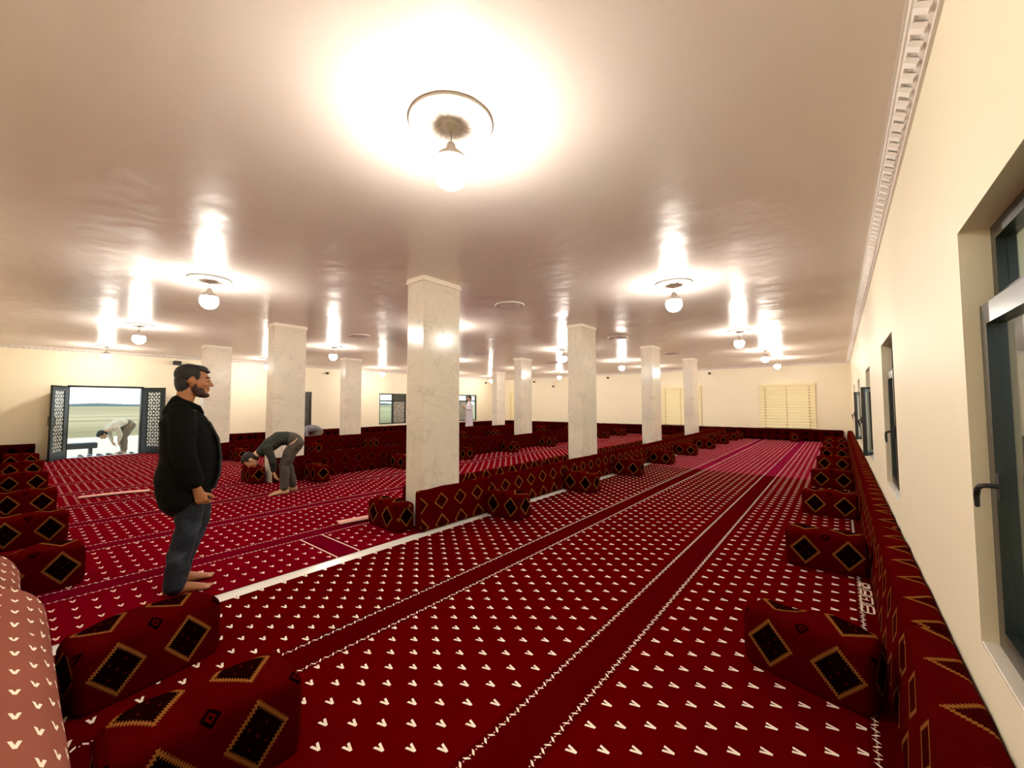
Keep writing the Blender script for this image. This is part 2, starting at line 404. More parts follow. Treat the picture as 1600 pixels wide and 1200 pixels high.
def fuse(name, bm, voxel, mat, parent, smooth_it=3, wrinkle=0.0, wscale=8.0, seed=0.0):
    """voxel-fuse overlapping volumes into one continuous surface"""
    bmesh.ops.recalc_face_normals(bm, faces=bm.faces)
    me = bpy.data.meshes.new(name); bm.to_mesh(me); bm.free()
    o = bpy.data.objects.new(name, me); C.objects.link(o)
    r = o.modifiers.new('r', 'REMESH'); r.mode = 'VOXEL'; r.voxel_size = voxel; r.use_smooth_shade = True
    s = o.modifiers.new('s', 'SMOOTH'); s.factor = 0.6; s.iterations = smooth_it
    dg = bpy.context.evaluated_depsgraph_get(); dg.update()
    me2 = bpy.data.meshes.new_from_object(o.evaluated_get(dg))
    bpy.data.objects.remove(o); bpy.data.meshes.remove(me)
    me2.name = name
    if wrinkle:
        import numpy as np
        nv = len(me2.vertices); co = np.empty(nv * 3, 'f'); no = np.empty(nv * 3, 'f')
        me2.vertices.foreach_get('co', co); me2.vertex_normals.foreach_get('vector', no)
        co = co.reshape(-1, 3); no = no.reshape(-1, 3); ds = np.empty((nv, 1), 'f')
        for q in range(nv):
            c = Vector(co[q])
            d = noise.noise(Vector((c.x * wscale, c.y * wscale, c.z * wscale * 1.7 + seed))) + 0.5 * noise.noise(Vector((c.x * wscale * 2.2 + 5, c.y * wscale * 2.2, c.z * wscale * 3.3 + seed)))
            ds[q, 0] = d * wrinkle
        me2.vertices.foreach_set('co', (co + no * ds).ravel()); me2.update()
    o = link(name, me2, None, parent, smooth=True)
    me2.materials.clear(); me2.materials.append(mat)
    return o

# ------------------------------------------------------------------ the shell
def wall_with_holes(name, axis, pos, a0, a1, z0, z1, holes, thick, out, mat):
    """wall in plane axis=pos spanning a0..a1, holes = [(b0,b1,z0,z1)], thickened in direction out (+1/-1)"""
    bm = bmesh.new()
    A = sorted(set([a0, a1] + [h[0] for h in holes] + [h[1] for h in holes]))
    Z = sorted(set([z0, z1] + [h[2] for h in holes] + [h[3] for h in holes]))
    def hole(ac, zc): return any(h[0] < ac < h[1] and h[2] < zc < h[3] for h in holes)
    def V(a, z, t): return (pos + out * t, a, z) if axis == 'x' else (a, pos + out * t, z)
    cache = {}
    def vv(a, z, t):
        k = (round(a, 4), round(z, 4), t)
        if k not in cache: cache[k] = bm.verts.new(V(a, z, t))
        return cache[k]
    for i in range(len(A) - 1):
        for j in range(len(Z) - 1):
            if hole((A[i] + A[i + 1]) / 2, (Z[j] + Z[j + 1]) / 2): continue
            for t in (0.0, thick):
                bm.faces.new((vv(A[i], Z[j], t), vv(A[i + 1], Z[j], t), vv(A[i + 1], Z[j + 1], t), vv(A[i], Z[j + 1], t)))
            for (a, b, c, d) in ((A[i], Z[j], A[i], Z[j + 1]), (A[i + 1], Z[j], A[i + 1], Z[j + 1]), (A[i], Z[j], A[i + 1], Z[j]), (A[i], Z[j + 1], A[i + 1], Z[j + 1])):
                am, zm = (a + c) / 2, (b + d) / 2
                e = 1e-3
                if a == c: n1, n2 = (am - e, zm), (am + e, zm)
                else: n1, n2 = (am, zm - e), (am, zm + e)
                def solid(q): return a0 < q[0] < a1 and z0 < q[1] < z1 and not hole(*q)
                if not (solid(n1) and solid(n2)):
                    bm.faces.new((vv(a, b, 0.0), vv(c, d, 0.0), vv(c, d, thick), vv(a, b, thick)))
    return struct(obj(name, bm, mat))

RW = [(0.95, 2.055, 0.62, 2.01), (4.34, 5.41, 0.64, 1.985), (7.42, 8.47, 0.62, 1.93), (10.9, 11.98, 0.62, 1.93), (14.3, 15.4, 0.62, 1.93)]
LW = [(5.87, 7.30, 0.53, 1.92), (10.28, 11.73, 0.53, 1.92), (15.08, 16.53, 0.50, 1.94)]
DOOR = (0.86, 2.39, 0.0, 1.96)
BW = [(-2.28, -0.86, 0.55, 2.0), (-6.15, -4.75, 0.55, 2.0), (-15.2, -13.9, 0.55, 2.0)]
wall_with_holes('wall_right', 'x', XR, YN - .2, YB + .2, -0.02, HC + .05, RW, 0.22, +1, mat_wall)
wall_with_holes('wall_left', 'x', XL, YN - .2, YB + .2, -0.02, HC + .05, LW + [DOOR], 0.22, -1, mat_wall)
wall_with_holes('wall_back', 'y', YB, XL, XR, -0.02, HC + .05, BW, 0.22, +1, mat_wall)
wall_with_holes('wall_near', 'y', YN, XL, XR, -0.02, HC + .05, [], 0.2, -1, mat_wall)
struct(obj('floor', bbox(XL, XR, YN, YB, -0.12, 0.0), mat_tile))
struct(obj('ceiling', bbox(XL - .2, XR + .2, YN - .2, YB + .2, HC, HC + 0.12), mat_ceiling))

# cornices: moulded strip with carved leaves
def cornice(name, a, b, inward):
    a = Vector(a); b = Vector(b); L = (b - a).length; d = (b - a).normalized(); n = Vector(inward)
    prof = [(0.0, -0.085), (0.014, -0.085), (0.016, -0.070), (0.028, -0.062), (0.026, -0.050), (0.034, -0.034), (0.052, -0.024), (0.066, -0.026), (0.072, -0.020), (0.080, -0.018), (0.084, -0.006), (0.094, -0.005), (0.094, 0.0), (0.0, 0.0)]
    bm = bmesh.new()
    R1 = [bm.verts.new(a + n * p + Vector((0, 0, q))) for p, q in prof]
    R2 = [bm.verts.new(b + n * p + Vector((0, 0, q))) for p, q in prof]
    for i in range(len(prof)):
        j = (i + 1) % len(prof); bm.faces.new((R1[i], R1[j], R2[j], R2[i]))
    bm.faces.new(R1); bm.faces.new(R2[::-1])
    k = int(L / 0.105)
    for i in range(k):
        c = a + d * ((i + 0.5) * L / k)
        # a raised leaf lying on the slope
        q0 = c + n * 0.022 + Vector((0, 0, -0.060)); q1 = c + n * 0.062 + Vector((0, 0, -0.022)) + d * 0.022
        up = (n * -0.7 + Vector((0, 0, -0.7))).normalized() * -1
        w = d * 0.027; h = (n * 0.5 + Vector((0, 0, -0.5))) * 0.026
        vs = [q0 - w, q0 + w, q1 + w, q1 - w]; tp = [p + h for p in (q0 - w * .6, q0 + w * .6, q1 + w * .7, q1 - w * .7)]
        A = [bm.verts.new(p) for p in vs]; B = [bm.verts.new(p) for p in tp]
        for e in range(4): bm.faces.new((A[e], A[(e + 1) % 4], B[(e + 1) % 4], B[e]))
        bm.faces.new(B)
    return struct(obj(name, bm, mat_white))
cornice('trim_1', (XR, YN, HC), (XR, YB, HC), (-1, 0, 0))
cornice('trim_2', (XL, YN, HC), (XL, YB, HC), (1, 0, 0))
cornice('trim_3', (XL, YB, HC), (XR, YB, HC), (0, -1, 0))
cornice('trim_4', (XL, YN, HC), (XR, YN, HC), (0, 1, 0))

# ------------------------------------------------------------------ carpets
def carpet(name, x0, x1, y0, y1, mat, label):
    o = obj(name, bbox(x0, x1, y0, y1, 0.0, 0.010), mat); return tag(o, label, 'carpet')
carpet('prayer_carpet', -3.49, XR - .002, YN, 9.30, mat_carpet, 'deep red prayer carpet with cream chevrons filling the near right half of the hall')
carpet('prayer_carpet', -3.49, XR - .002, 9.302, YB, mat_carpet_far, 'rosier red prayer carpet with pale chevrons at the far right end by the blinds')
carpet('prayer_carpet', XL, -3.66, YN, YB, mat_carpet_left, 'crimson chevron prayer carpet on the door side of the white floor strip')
# braid + script woven beside the right wall
bm = bmesh.new()
def sb(x0, x1, y0, y1): box(bm, x0, x1, y0, y1, 0.0100, 0.0120)
def frame(x0, x1, y0, y1, t=.011):
    sb(x0, x0 + t, y0, y1); sb(x1 - t, x1, y0, y1); sb(x0, x1, y0, y0 + t); sb(x0, x1, y1 - t, y1)
frame(.068, .142, 3.66, 3.80); sb(.10, .11, 3.68, 3.80)
frame(.068, .142, 3.82, 3.97); sb(.068, .12, 3.89, 3.90); sb(.10, .112, 3.90, 3.93)
frame(.075, .142, 3.985, 4.10); sb(.095, .11, 4.0, 4.07)
frame(.072, .138, 4.125, 4.24, .014); sb(.095, .125, 4.15, 4.17); sb(.09, .10, 4.17, 4.22)
tag(obj('woven_script', bm, mat_gold), 'cream woven lettering block on the carpet beside the right wall back cushions', 'lettering')

# ------------------------------------------------------------------ carpet folds
def fold(name, pts, w, h, label):
    bm = bmesh.new()
    tube(bm, pts, [(h, w)] * len(pts), n=10, up=(0, 0, 1))
    return tag(obj(name, bm, mat_edge, smooth=True), label, 'carpet')
fold('carpet_fold', [(-4.62, 2.46, .03), (-4.58, 2.62, .035), (-4.55, 2.78, .035), (-4.53, 2.86, .03)], 0.07, 0.018, 'small pale turned-up carpet corner beside the end cushion of the first pillar')
fold('carpet_fold', [(-8.95, 0.66, .03), (-8.9, 0.95, .035), (-8.85, 1.2, .035), (-8.78, 1.42, .03)], 0.06, 0.018, 'long pale folded carpet edge on the crimson carpet left of the standing person')

# ------------------------------------------------------------------ pillars
def make_pillar(label):
    t = thing('pillar', (0, 0, 0), 0, label, 'pillar', 'marble pillars of the hall')
    obj('shaft', bbox(-PW, 0, 0, PL, 0.0, HC - 0.062, 0.004, 1), mat_marble, t)
    bm = bbox(-PW - .016, .016, -.016, PL + .016, HC - 0.062, HC - .03, 0.003, 1)
    box(bm, -PW - .008, .008, -.008, PL + .008, HC - .03, HC)
    obj('capital', bm, mat_cap, t)
    return t
rown = ('row nearest the camera', 'middle row', 'row nearest the doorway wall')
place = ('first', 'second', 'third', 'fourth')
pnames = {(0, 0): 'largest polished cream marble pillar, closest to the camera with cushions at its foot',
          (1, 0): 'cream marble pillar directly behind the person bending in the charcoal sweater',
          (2, 0): 'pale marble pillar just right of the standing person\'s head beside the doorway wall'}
pil = None
for i, x in enumerate(PXS):
    for j, y in enumerate(PYS):
        lb = pnames.get((i, j), 'cream marble pillar, %s going back in the %s' % (place[j], rown[i]))
        if pil is None: pil = make_pillar(lb); pil.location = (x, y, 0)
        else: dup(pil, (x, y, 0), 0, lb)

# ------------------------------------------------------------------ ceiling lamps
def rose_bm():
    bm = bmesh.new(); R = 0.225
    def fn(r, z, a):
        t = r / R
        if 0.30 < t < 0.74: z -= 0.006 * (0.5 + 0.5 * sin(a * 18 + t * 5))
        if 0.80 < t < 0.86: z -= 0.004 * (0.5 + 0.5 * sin(a * 60))
        return r, z
    prof = [(0.225, 0.0), (0.225, -0.012), (0.214, -0.020), (0.200, -0.018), (0.193, -0.012), (0.187, -0.016), (0.180, -0.012), (0.165, -0.012), (0.14, -0.020), (0.115, -0.026), (0.09, -0.022), (0.07, -0.014), (0.055, -0.010), (0.05, -0.022)]
    lathe(bm, prof, 96, fn=fn)
    return bm
rose_mesh = None
def make_lamp(label):
    t = thing('ceiling_lamp', (0, 0, 0), 0, label, 'ceiling lamp', 'lit pendant bulbs under plaster roses')
    obj('ceiling_rose', rose_bm(), mat_rose, t, smooth=True)
    bm = bmesh.new(); lathe(bm, [(0.036, -0.010), (0.038, -0.028), (0.030, -0.040), (0.012, -0.050)], 24); obj('canopy', bm, mat_rosecenter, t, smooth=True)
    bm = bmesh.new(); tube(bm, [(0, 0, -0.04), (0.002, 0, -0.09), (0, 0, -0.14)], [0.003] * 3, 8); obj('cord', bm, mat_cord, t)
    bm = bmesh.new(); lathe(bm, [(0.016, -0.112), (0.024, -0.12), (0.028, -0.148), (0.054, -0.168), (0.078, -0.190), (0.0935, -0.213), (0.0935, -0.219), (0.088, -0.216), (0.030, -0.204)], 16); obj('light_blocking_holder', bm, mat_white, t, smooth=True)  # bulb neck flared into an added collar that keeps direct light off the ceiling
    bm = bmesh.new(); lathe(bm, [(0.030, -0.211), (0.060, -0.214), (0.084, -0.219), (0.092, -0.236), (0.097, -0.262), (0.092, -0.298), (0.072, -0.332), (0.042, -0.354), (0.012, -0.362)], 20); obj('bulb', bm, mat_bulb, t, smooth=True)
    return t
colname = ('over the right-hand carpet', 'between first and middle pillar rows', 'between middle and last pillar rows', 'along the doorway wall')
lamp = None
for i, x in enumerate(LX):
    for j, y in enumerate(LY):
        lb = 'lit pendant bulb %s, %s from the front' % (colname[i], ('first', 'second', 'third', 'fourth', 'farthest')[j])
        if (i, j) == (0, 0): lb = 'nearest glaring pendant bulb under the large white plaster rose at top centre'
        if lamp is None: lamp = make_lamp(lb); lamp.location = (x, y, HC)
        else: dup(lamp, (x, y, HC), 0, lb)
ur = None
for i, x in enumerate((-3.87, -8.15)):
    for j, y in enumerate((4.72, 8.6, 12.4)):
        lb = 'unlit round plaster ceiling rose between pillars of the %s, %s going back' % (('row nearest the camera', 'middle row')[i], ('first', 'second', 'third')[j])
        if ur is None:
            ur = obj('ceiling_rose', rose_bm(), mat_rose, smooth=True); tag(ur, lb, 'ceiling rose', 'unlit plaster ceiling roses'); ur.location = (x, y, HC)
        else:
            o = ur.copy(); C.objects.link(o); o.location = (x, y, HC); o['label'] = lb

# ------------------------------------------------------------------ cushions
def rrect(pts, rad, seg):
    out = []; n = len(pts)
    for i in range(n):
        p0, p1, p2 = Vector(pts[i - 1]), Vector(pts[i]), Vector(pts[(i + 1) % n])
        a = (p0 - p1).normalized(); b = (p2 - p1).normalized()
        r = rad[i] if isinstance(rad, (list, tuple)) else rad
        A = p1 + a * r; B = p1 + b * r
        for k in range(seg + 1):
            t = k / seg; out.append(A * (1 - t) ** 2 + p1 * 2 * t * (1 - t) + B * t ** 2)
    return out
def pad(name, L, prof, mat, parent=None, endr=0.03, bulge=0.012, useg=14, seed=0.0, u_off=0.0, cap_mat=False, sag=0.008):
    """stuffed cushion: profile (y,z) swept along x, u along x in metres, v around girth in metres from the bottom front"""
    N = len(prof); bm = bmesh.new(); uvl = bm.loops.layers.uv.new('UVMap')
    cen = sum((Vector(p) for p in prof), Vector((0, 0))) / N
    vlen = [0.0]
    for i in range(N): vlen.append(vlen[-1] + (Vector(prof[(i + 1) % N]) - Vector(prof[i])).length)
    us = [0.0, 0.35, 0.75, 1.0]; xs = [(-L / 2 + endr * t, 1 - (endr * 0.9 / 0.16) * (1 - t) ** 1.7) for t in us]
    xs += [(-L / 2 + endr + (L - 2 * endr) * k / useg, 1.0) for k in range(1, useg)]
    xs += [(-x, s) for x, s in reversed(xs[:4])]
    rings = []
    for (x, s) in xs:
        ring = []
        t = (x + L / 2) / L
        for i, p in enumerate(prof):
            q = Vector(p) - cen; q = q * s
            nn = noise.noise(Vector((x * 5 + seed, q.x * 7, q.y * 7 + seed))) * sag * 2
            w = 1 + (bulge * 4 * t * (1 - t)) / 0.15 + nn / 0.15 * (1 if q.y > -0.08 else 0.0)
            q2 = cen + q * w
            ring.append(bm.verts.new((x, q2.x, max(0.0, q2.y))))
        rings.append(ring)
    for k in range(len(rings) - 1):
        for i in range(N):
            j = (i + 1) % N
            f = bm.faces.new((rings[k][i], rings[k][j], rings[k + 1][j], rings[k + 1][i])); f.smooth = True
            for lp, (kk, vi) in zip(f.loops, ((k, vlen[i]), (k, vlen[i + 1]), (k + 1, vlen[i + 1]), (k + 1, vlen[i]))):
                lp[uvl].uv = (xs[kk][0] + L / 2 + u_off, vi)
    for ring, sgn in ((rings[0], -1), (rings[-1], 1)):
        f = bm.faces.new(ring if sgn < 0 else ring[::-1])
        for lp in f.loops: lp[uvl].uv = (lp.vert.co.y - cen.x + 0.14, lp.vert.co.z)
    me = bpy.data.meshes.new(name); bmesh.ops.recalc_face_normals(bm, faces=bm.faces); bm.to_mesh(me); bm.free()
    return link(name, me, mat, parent)
BH, BT = 0.290, 0.25
bol_prof = rrect([(-BT / 2, 0.0), (-BT / 2, BH), (BT / 2, BH), (BT / 2, 0.0)], [0.025, 0.055, 0.055, 0.025], 5)
# start the girth at the bottom front corner (profile already begins there)
bol_meshes = []
def bolster(loc, rz, label, group, k=0, L=0.56, flip=False, sc=(1, 1, 1)):
    key = (k % 4, round(L, 2))
    src = None
    for kk, m in bol_meshes:
        if kk == key: src = m
    if src is None:
        o = pad('armrest_cushion', L, bol_prof, mat_bolster, seed=k * 3.1 + .7, bulge=0.010, sag=0.012, endr=0.035)
        # pillow end panels
        me = o.data; bol_meshes.append((key, me))
    else:
        o = bpy.data.objects.new('armrest_cushion', src); C.objects.link(o)
    o.location = loc; o.rotation_euler = (0, 0, rz); o.scale = sc
    return tag(o, label, 'cushion', group)
BKH = 0.44
def back_prof(depth, lean, h=BKH):
    return rrect([(0.0, 0.0), (lean, h), (depth, h), (depth, 0.0)], [0.02, 0.035, 0.03, 0.02], 4)
back_cache = {}
def back(loc, rz, L, label, group, depth=0.16, lean=0.045, mat=None, h=BKH, off=0.0):
    """back cushion: local x = length, local +y = away from the sitter"""
    key = (round(L, 2), depth, lean, h, (mat or mat_back).name, round(off, 2))
    if key not in back_cache:
        o = pad('back_cushion', L, back_prof(depth, lean, h), mat or mat_back, bulge=0.0, sag=0.0035, useg=24, endr=0.012, u_off=off, seed=len(back_cache) * 2.3)
        back_cache[key] = o.data
    else:
        o = bpy.data.objects.new('back_cushion', back_cache[key]); C.objects.link(o)
    o.location = loc; o.rotation_euler = (0, 0, rz)
    return tag(o, label, 'cushion', group)
ORD = ('first', 'second', 'third', 'fourth', 'fifth', 'sixth', 'seventh', 'eighth', 'ninth', 'tenth', 'eleventh')

Z0 = 0.0105
# right wall: sitter faces -x  -> local +y = +x, local x = -y  (rz = -90deg)
RB = [2.52, 4.36, 6.42, 8.55, 10.8, 12.9, 14.95, 17.0]
edges = [-0.30] + [0.62] + RB + [YB - 0.20]
edges = [-0.30, 0.62] + RB + [YB - 0.2]
for k in range(len(edges) - 1):
    a, b = edges[k], edges[k + 1]
    back((0.148, (a + b) / 2, Z0), -pi / 2, b - a - 0.01, 'gold-zigzag red back cushion against the right window wall, %s from the front' % ORD[k], 'back cushions along the right wall', depth=0.188, lean=0.05)
for k, y in enumerate(RB):
    bolster((-0.138 - (0.02 if k == 0 else 0), y + (0.125 if k else 0.115), Z0), radians((-15, 3, 0, 1, 0, 0, 1, 0)[k]), 'red diamond-patterned armrest cushion along the right window wall, %s from the front' % ORD[k], 'armrest cushions along the right wall', k=k)
# rows at the pillar lines
row_b = [4.0, 5.88, 7.76, 9.70, 11.70, 13.72, 15.7, 17.4]
names_r = ('first pillar row', 'middle pillar row', 'last pillar row')
for i, px in enumerate(PXS):
    y0 = 2.86 if i == 0 else 2.98; ed = [y0] + [b + .02 for b in row_b] + [YB - .25]
    shift = (0, 0.0, 0.0)[i]
    for k in range(len(ed) - 1):
        a, b = ed[k] , ed[k + 1]
        # facing +x : local +y = -x -> rz = +90
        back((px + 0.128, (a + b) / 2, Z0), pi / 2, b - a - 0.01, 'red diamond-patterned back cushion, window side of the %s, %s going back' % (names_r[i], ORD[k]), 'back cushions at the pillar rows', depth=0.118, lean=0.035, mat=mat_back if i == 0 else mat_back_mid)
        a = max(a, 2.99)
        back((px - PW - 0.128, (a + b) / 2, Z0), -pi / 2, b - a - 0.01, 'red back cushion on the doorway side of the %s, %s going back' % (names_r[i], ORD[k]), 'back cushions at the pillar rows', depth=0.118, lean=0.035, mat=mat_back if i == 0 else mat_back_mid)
    bb = row_b if i == 0 else [b - 0.05 + (0, -.35, -.3)[i] for b in row_b]
    for k, y in enumerate(bb):
        bolster((px + 0.128 + 0.295, y, Z0), radians(random.uniform(-3, 3)), 'red armrest cushion on the window side of the %s, %s going back' % (names_r[i], ORD[k]), 'armrest cushions at the pillar rows', k=k + i)
    # end cushion across the head of the row
    bolster((px - 0.37, 2.97 - .008 - 0.158, Z0), radians(-2), 'red diamond-patterned cushion closing the near end of the %s' % names_r[i], 'end cushions of the pillar rows', k=2 + i, L=0.64, sc=(1, 0.9, 1.0))
# back wall
xb = [XL + .25, -14.1, -12.1, -10.1, -8.1 - .1, -6.2, -4.25, -2.2, XR - .25]
for k in range(len(xb) - 1):
    a, b = xb[k], xb[k + 1]
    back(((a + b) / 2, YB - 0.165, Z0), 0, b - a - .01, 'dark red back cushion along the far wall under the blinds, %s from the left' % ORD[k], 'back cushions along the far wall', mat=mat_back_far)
for k, x in enumerate((-3.15, -1.3, -6.9, -9.1, -11.0)):
    bolster((x, YB - 0.165 - 0.315, Z0), pi / 2, 'dark red armrest cushion at the far wall, %s' % ('beside the end of the first pillar row', 'below the right-hand blind', 'just left of the first pillar row', 'just right of the middle pillar row', 'just left of the middle pillar row')[k], 'armrest cushions along the far wall', k=k)
# left wall
yl = [3.35, 5.3, 7.3, 9.3, 11.3, 13.3, 15.3, 17.0, YB - .2]
for k in range(len(yl) - 1):
    a, b = yl[k], yl[k + 1]
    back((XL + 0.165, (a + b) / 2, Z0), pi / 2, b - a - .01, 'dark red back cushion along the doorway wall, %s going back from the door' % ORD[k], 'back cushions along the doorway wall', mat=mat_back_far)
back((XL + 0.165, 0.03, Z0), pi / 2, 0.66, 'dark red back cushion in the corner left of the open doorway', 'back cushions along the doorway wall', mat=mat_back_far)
# near wall backs and armrests
xn = [XL + .2, -14, -12, -10, -8, -6.1, -4.45]
for k in range(len(xn) - 1):
    a, b = xn[k], xn[k + 1]
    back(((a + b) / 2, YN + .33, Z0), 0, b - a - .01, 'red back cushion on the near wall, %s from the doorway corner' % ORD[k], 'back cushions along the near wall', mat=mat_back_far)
    for o_ in (C.objects[-1],): o_.rotation_euler = (0, 0, pi)
for k, (x, rz) in enumerate(((-4.83, 2), (-6.42, 0), (-8.25, 0), (-10.45, 0), (-12.5, 0), (-14.5, 0))):
    bolster((x, 0.118, Z0), radians(90 + rz), 'dark red armrest cushion in the file along the left edge, %s from the front' % ORD[k], 'armrest cushions in file at the left edge', k=k, sc=(1, 1, 1.04))
bolster((-1.90, 0.50, Z0), radians(90 - 2), 'red armrest cushion with bold gold diamonds, closest to the camera at bottom left', 'armrest cushions beside the rolled carpet', k=1, L=0.60, sc=(1, 1.1, 1.06))
bolster((-2.88, 0.48, Z0), radians(90 + 12), 'red gold-diamond armrest cushion at the bare feet of the standing person', 'armrest cushions beside the rolled carpet', k=3, L=0.60, sc=(1, 1.1, 1.04))

# ------------------------------------------------------------------ rolled carpets at the left edge
def rolled(name, x0, x1, yc, ry, rz_, label, seams):
    bm = bmesh.new(); uvl = bm.loops.layers.uv.new('UVMap'); N = 40; K = 60
    rings = []
    for k in range(K + 1):
        x = x0 + (x1 - x0) * k / K
        e = min((x - x0), (x1 - x)); s = 1.0 if e > 0.08 else (0.72 + 0.28 * sqrt(max(0, 1 - (1 - e / 0.08) ** 2)))
        for sx in seams:
            d = abs(x - sx)
            if d < 0.05: s *= 1 - 0.05 * (1 - d / 0.05)
        s *= 1 + 0.02 * noise.noise(Vector((x * 3, 0, 1.3)))
        ring = []
        for i in range(N):
            a = 2 * pi * i / N
            w = 1 + 0.012 * noise.noise(Vector((x * 6, cos(a) * 2, sin(a) * 2)))
            cy, cz = ry * cos(a) * s * w, rz_ * sin(a) * s * w
            zz = max(0.0, rz_ + cz)
            ring.append((x, yc + cy, zz, a))
        rings.append(ring)
    vs = [[bm.verts.new(p[:3]) for p in r] for r in rings]
    per = pi * (ry + rz_)
    for k in range(K):
        for i in range(N):
            j = (i + 1) % N
            f = bm.faces.new((vs[k][i], vs[k][j], vs[k + 1][j], vs[k + 1][i])); f.smooth = True
            for lp, (kk, ii) in zip(f.loops, ((k, i), (k, i + 1), (k + 1, i + 1), (k + 1, i))):
                lp[uvl].uv = ((rings[kk][0][0]), ii / N * per)
    f1 = bm.faces.new(vs[0]); f2 = bm.faces.new(vs[-1][::-1])
    o = obj(name, bm, mat_roll); o.location = (0, 0, Z0)
    return tag(o, label, 'rolled carpet', 'rolled prayer carpets'), 
rolled('rolled_carpet', -3.50, -1.30, -0.045, 0.20, 0.228, 'large pinkish rolled prayer carpet with cream chevrons in the bottom left corner', (-2.72, -2.85))
rolled('rolled_carpet', -4.42, -3.56, -0.12, 0.185, 0.222, 'pinkish carpet roll with white bound end, behind the large roll at the left edge', ())
bm = bmesh.new()
for k in range(1):
    n = 40; prev = None; first = None
    for i in range(n):
        a = 2 * pi * i / n
        a0 = Vector((-3.585, -0.12 + 0.186 * cos(a), 0.222 + 0.223 * sin(a))); b0 = Vector((-3.565, -0.12 + 0.19 * cos(a), 0.222 + 0.227 * sin(a))); c0 = Vector((-3.545, -0.12 + 0.172 * cos(a), 0.222 + 0.209 * sin(a)))
        cur = [bm.verts.new((p.x, p.y, max(.002, p.z) + Z0)) for p in (a0, b0, c0)]
        if prev: bm.faces.new((prev[0], cur[0], cur[1], prev[1])); bm.faces.new((prev[1], cur[1], cur[2], prev[2]))
        else: first = cur
        prev = cur
    bm.faces.new((prev[0], first[0], first[1], prev[1])); bm.faces.new((prev[1], first[1], first[2], prev[2]))
o = obj('edge_binding', bm, mat_tile, smooth=True); o['label'] = 'white bound carpet edge'
o.parent = [q for q in C.objects if q.name.startswith('rolled_carpet')][-1]
o.location = (0, 0, -Z0)

# ------------------------------------------------------------------ windows, doors
def bar_frame(bm, axis, pos, d, a0, a1, z0, z1, w):
    """rectangular frame of bars of width w in plane axis=pos (thickness d)"""
    def b(p0, p1, q0, q1):
        if axis == 'x': box(bm, pos - d / 2, pos + d / 2, p0, p1, q0, q1)
        else: box(bm, p0, p1, pos - d / 2, pos + d / 2, q0, q1)
    b(a0, a0 + w, z0, z1); b(a1 - w, a1, z0, z1); b(a0 + w, a1 - w, z0, z0 + w); b(a0 + w, a1 - w, z1 - w, z1)
def pane(axis, pos, a0, a1, z0, z1, t=0.006):
    bm = bmesh.new()
    if axis == 'x': box(bm, pos - t / 2, pos + t / 2, a0, a1, z0, z1)
    else: box(bm, a0, a1, pos - t / 2, pos + t / 2, z0, z1)
    return bm
def handle(parent, loc, rot, s=1.0):
    bm = bmesh.new()
    box(bm, -.012, 0.0, -.016, .016, -.05, .05)
    tube(bm, [(-.005, 0, 0), (-.045, 0, 0.0), (-.056, .010, -0.005), (-.058, .045, -.022), (-.056, .075, -.055), (-.054, .083, -.095)], [.010, .0095, .010, .010, .0095, .008], 10)
    o = obj('window_handle', bm, mat_black, parent, smooth=False); o.location = loc; o.rotation_euler = rot; o.scale = (s, s, s)
    return o
nwin = 0
for k, (a0, a1, z0, z1) in enumerate(RW):
    nwin += 1
    root = bpy.data.objects.new('window_%d' % nwin, None); C.objects.link(root); struct(root)
    fx = XR + 0.10
    zt = z1 - 0.26
    bm = bmesh.new(); bar_frame(bm, 'x', fx, 0.05, a0, a1, z0, z1, 0.05)
    box(bm, fx - .025, fx + .025, a0 + .05, a1 - .05, zt - .03, zt + .03)
    obj('window_frame', bm, mat_metal, root)
    obj('fanlight_pane', pane('x', fx, a0 + .05, a1 - .05, zt + .03, z1 - .05), mat_glass, root)
    # casement sashes, far one hinged at the far jamb
    am = (a0 + a1) / 2
    obj('pane', pane('x', fx, a0 + .05, am, z0 + .05, zt - .03), mat_glass, root)
    sash = bpy.data.objects.new('casement', None); C.objects.link(sash); sash.parent = root
    sash.location = (fx - .03, a1 - .03, 0)
    ang = (0.0, radians(0), radians(-14), radians(-14), 0)[k]
    sash.rotation_euler = (0, 0, ang)
    wS = a1 - am - .02
    bm = bmesh.new(); bar_frame(bm, 'x', -.01, 0.05, -wS, 0.0, z0 + .02, zt - .01, 0.065)
    obj('sash_frame', bm, mat_metal, sash)
    obj('pane', pane('x', -.01, -wS + .06, -.06, z0 + .08, zt - .07), mat_glass, sash)
    h = handle(sash, (-.035, -0.13 if k == 0 else -wS + .035, 1.165), (0, 0, 0), 0.78 if k == 0 else 1.0)
    # pale sill
    s_ = obj('window_sill', bbox(XR + .0, fx + .03, a0, a1, z0 - .001, z0 + .012, .003, 1), mat_sill, root)
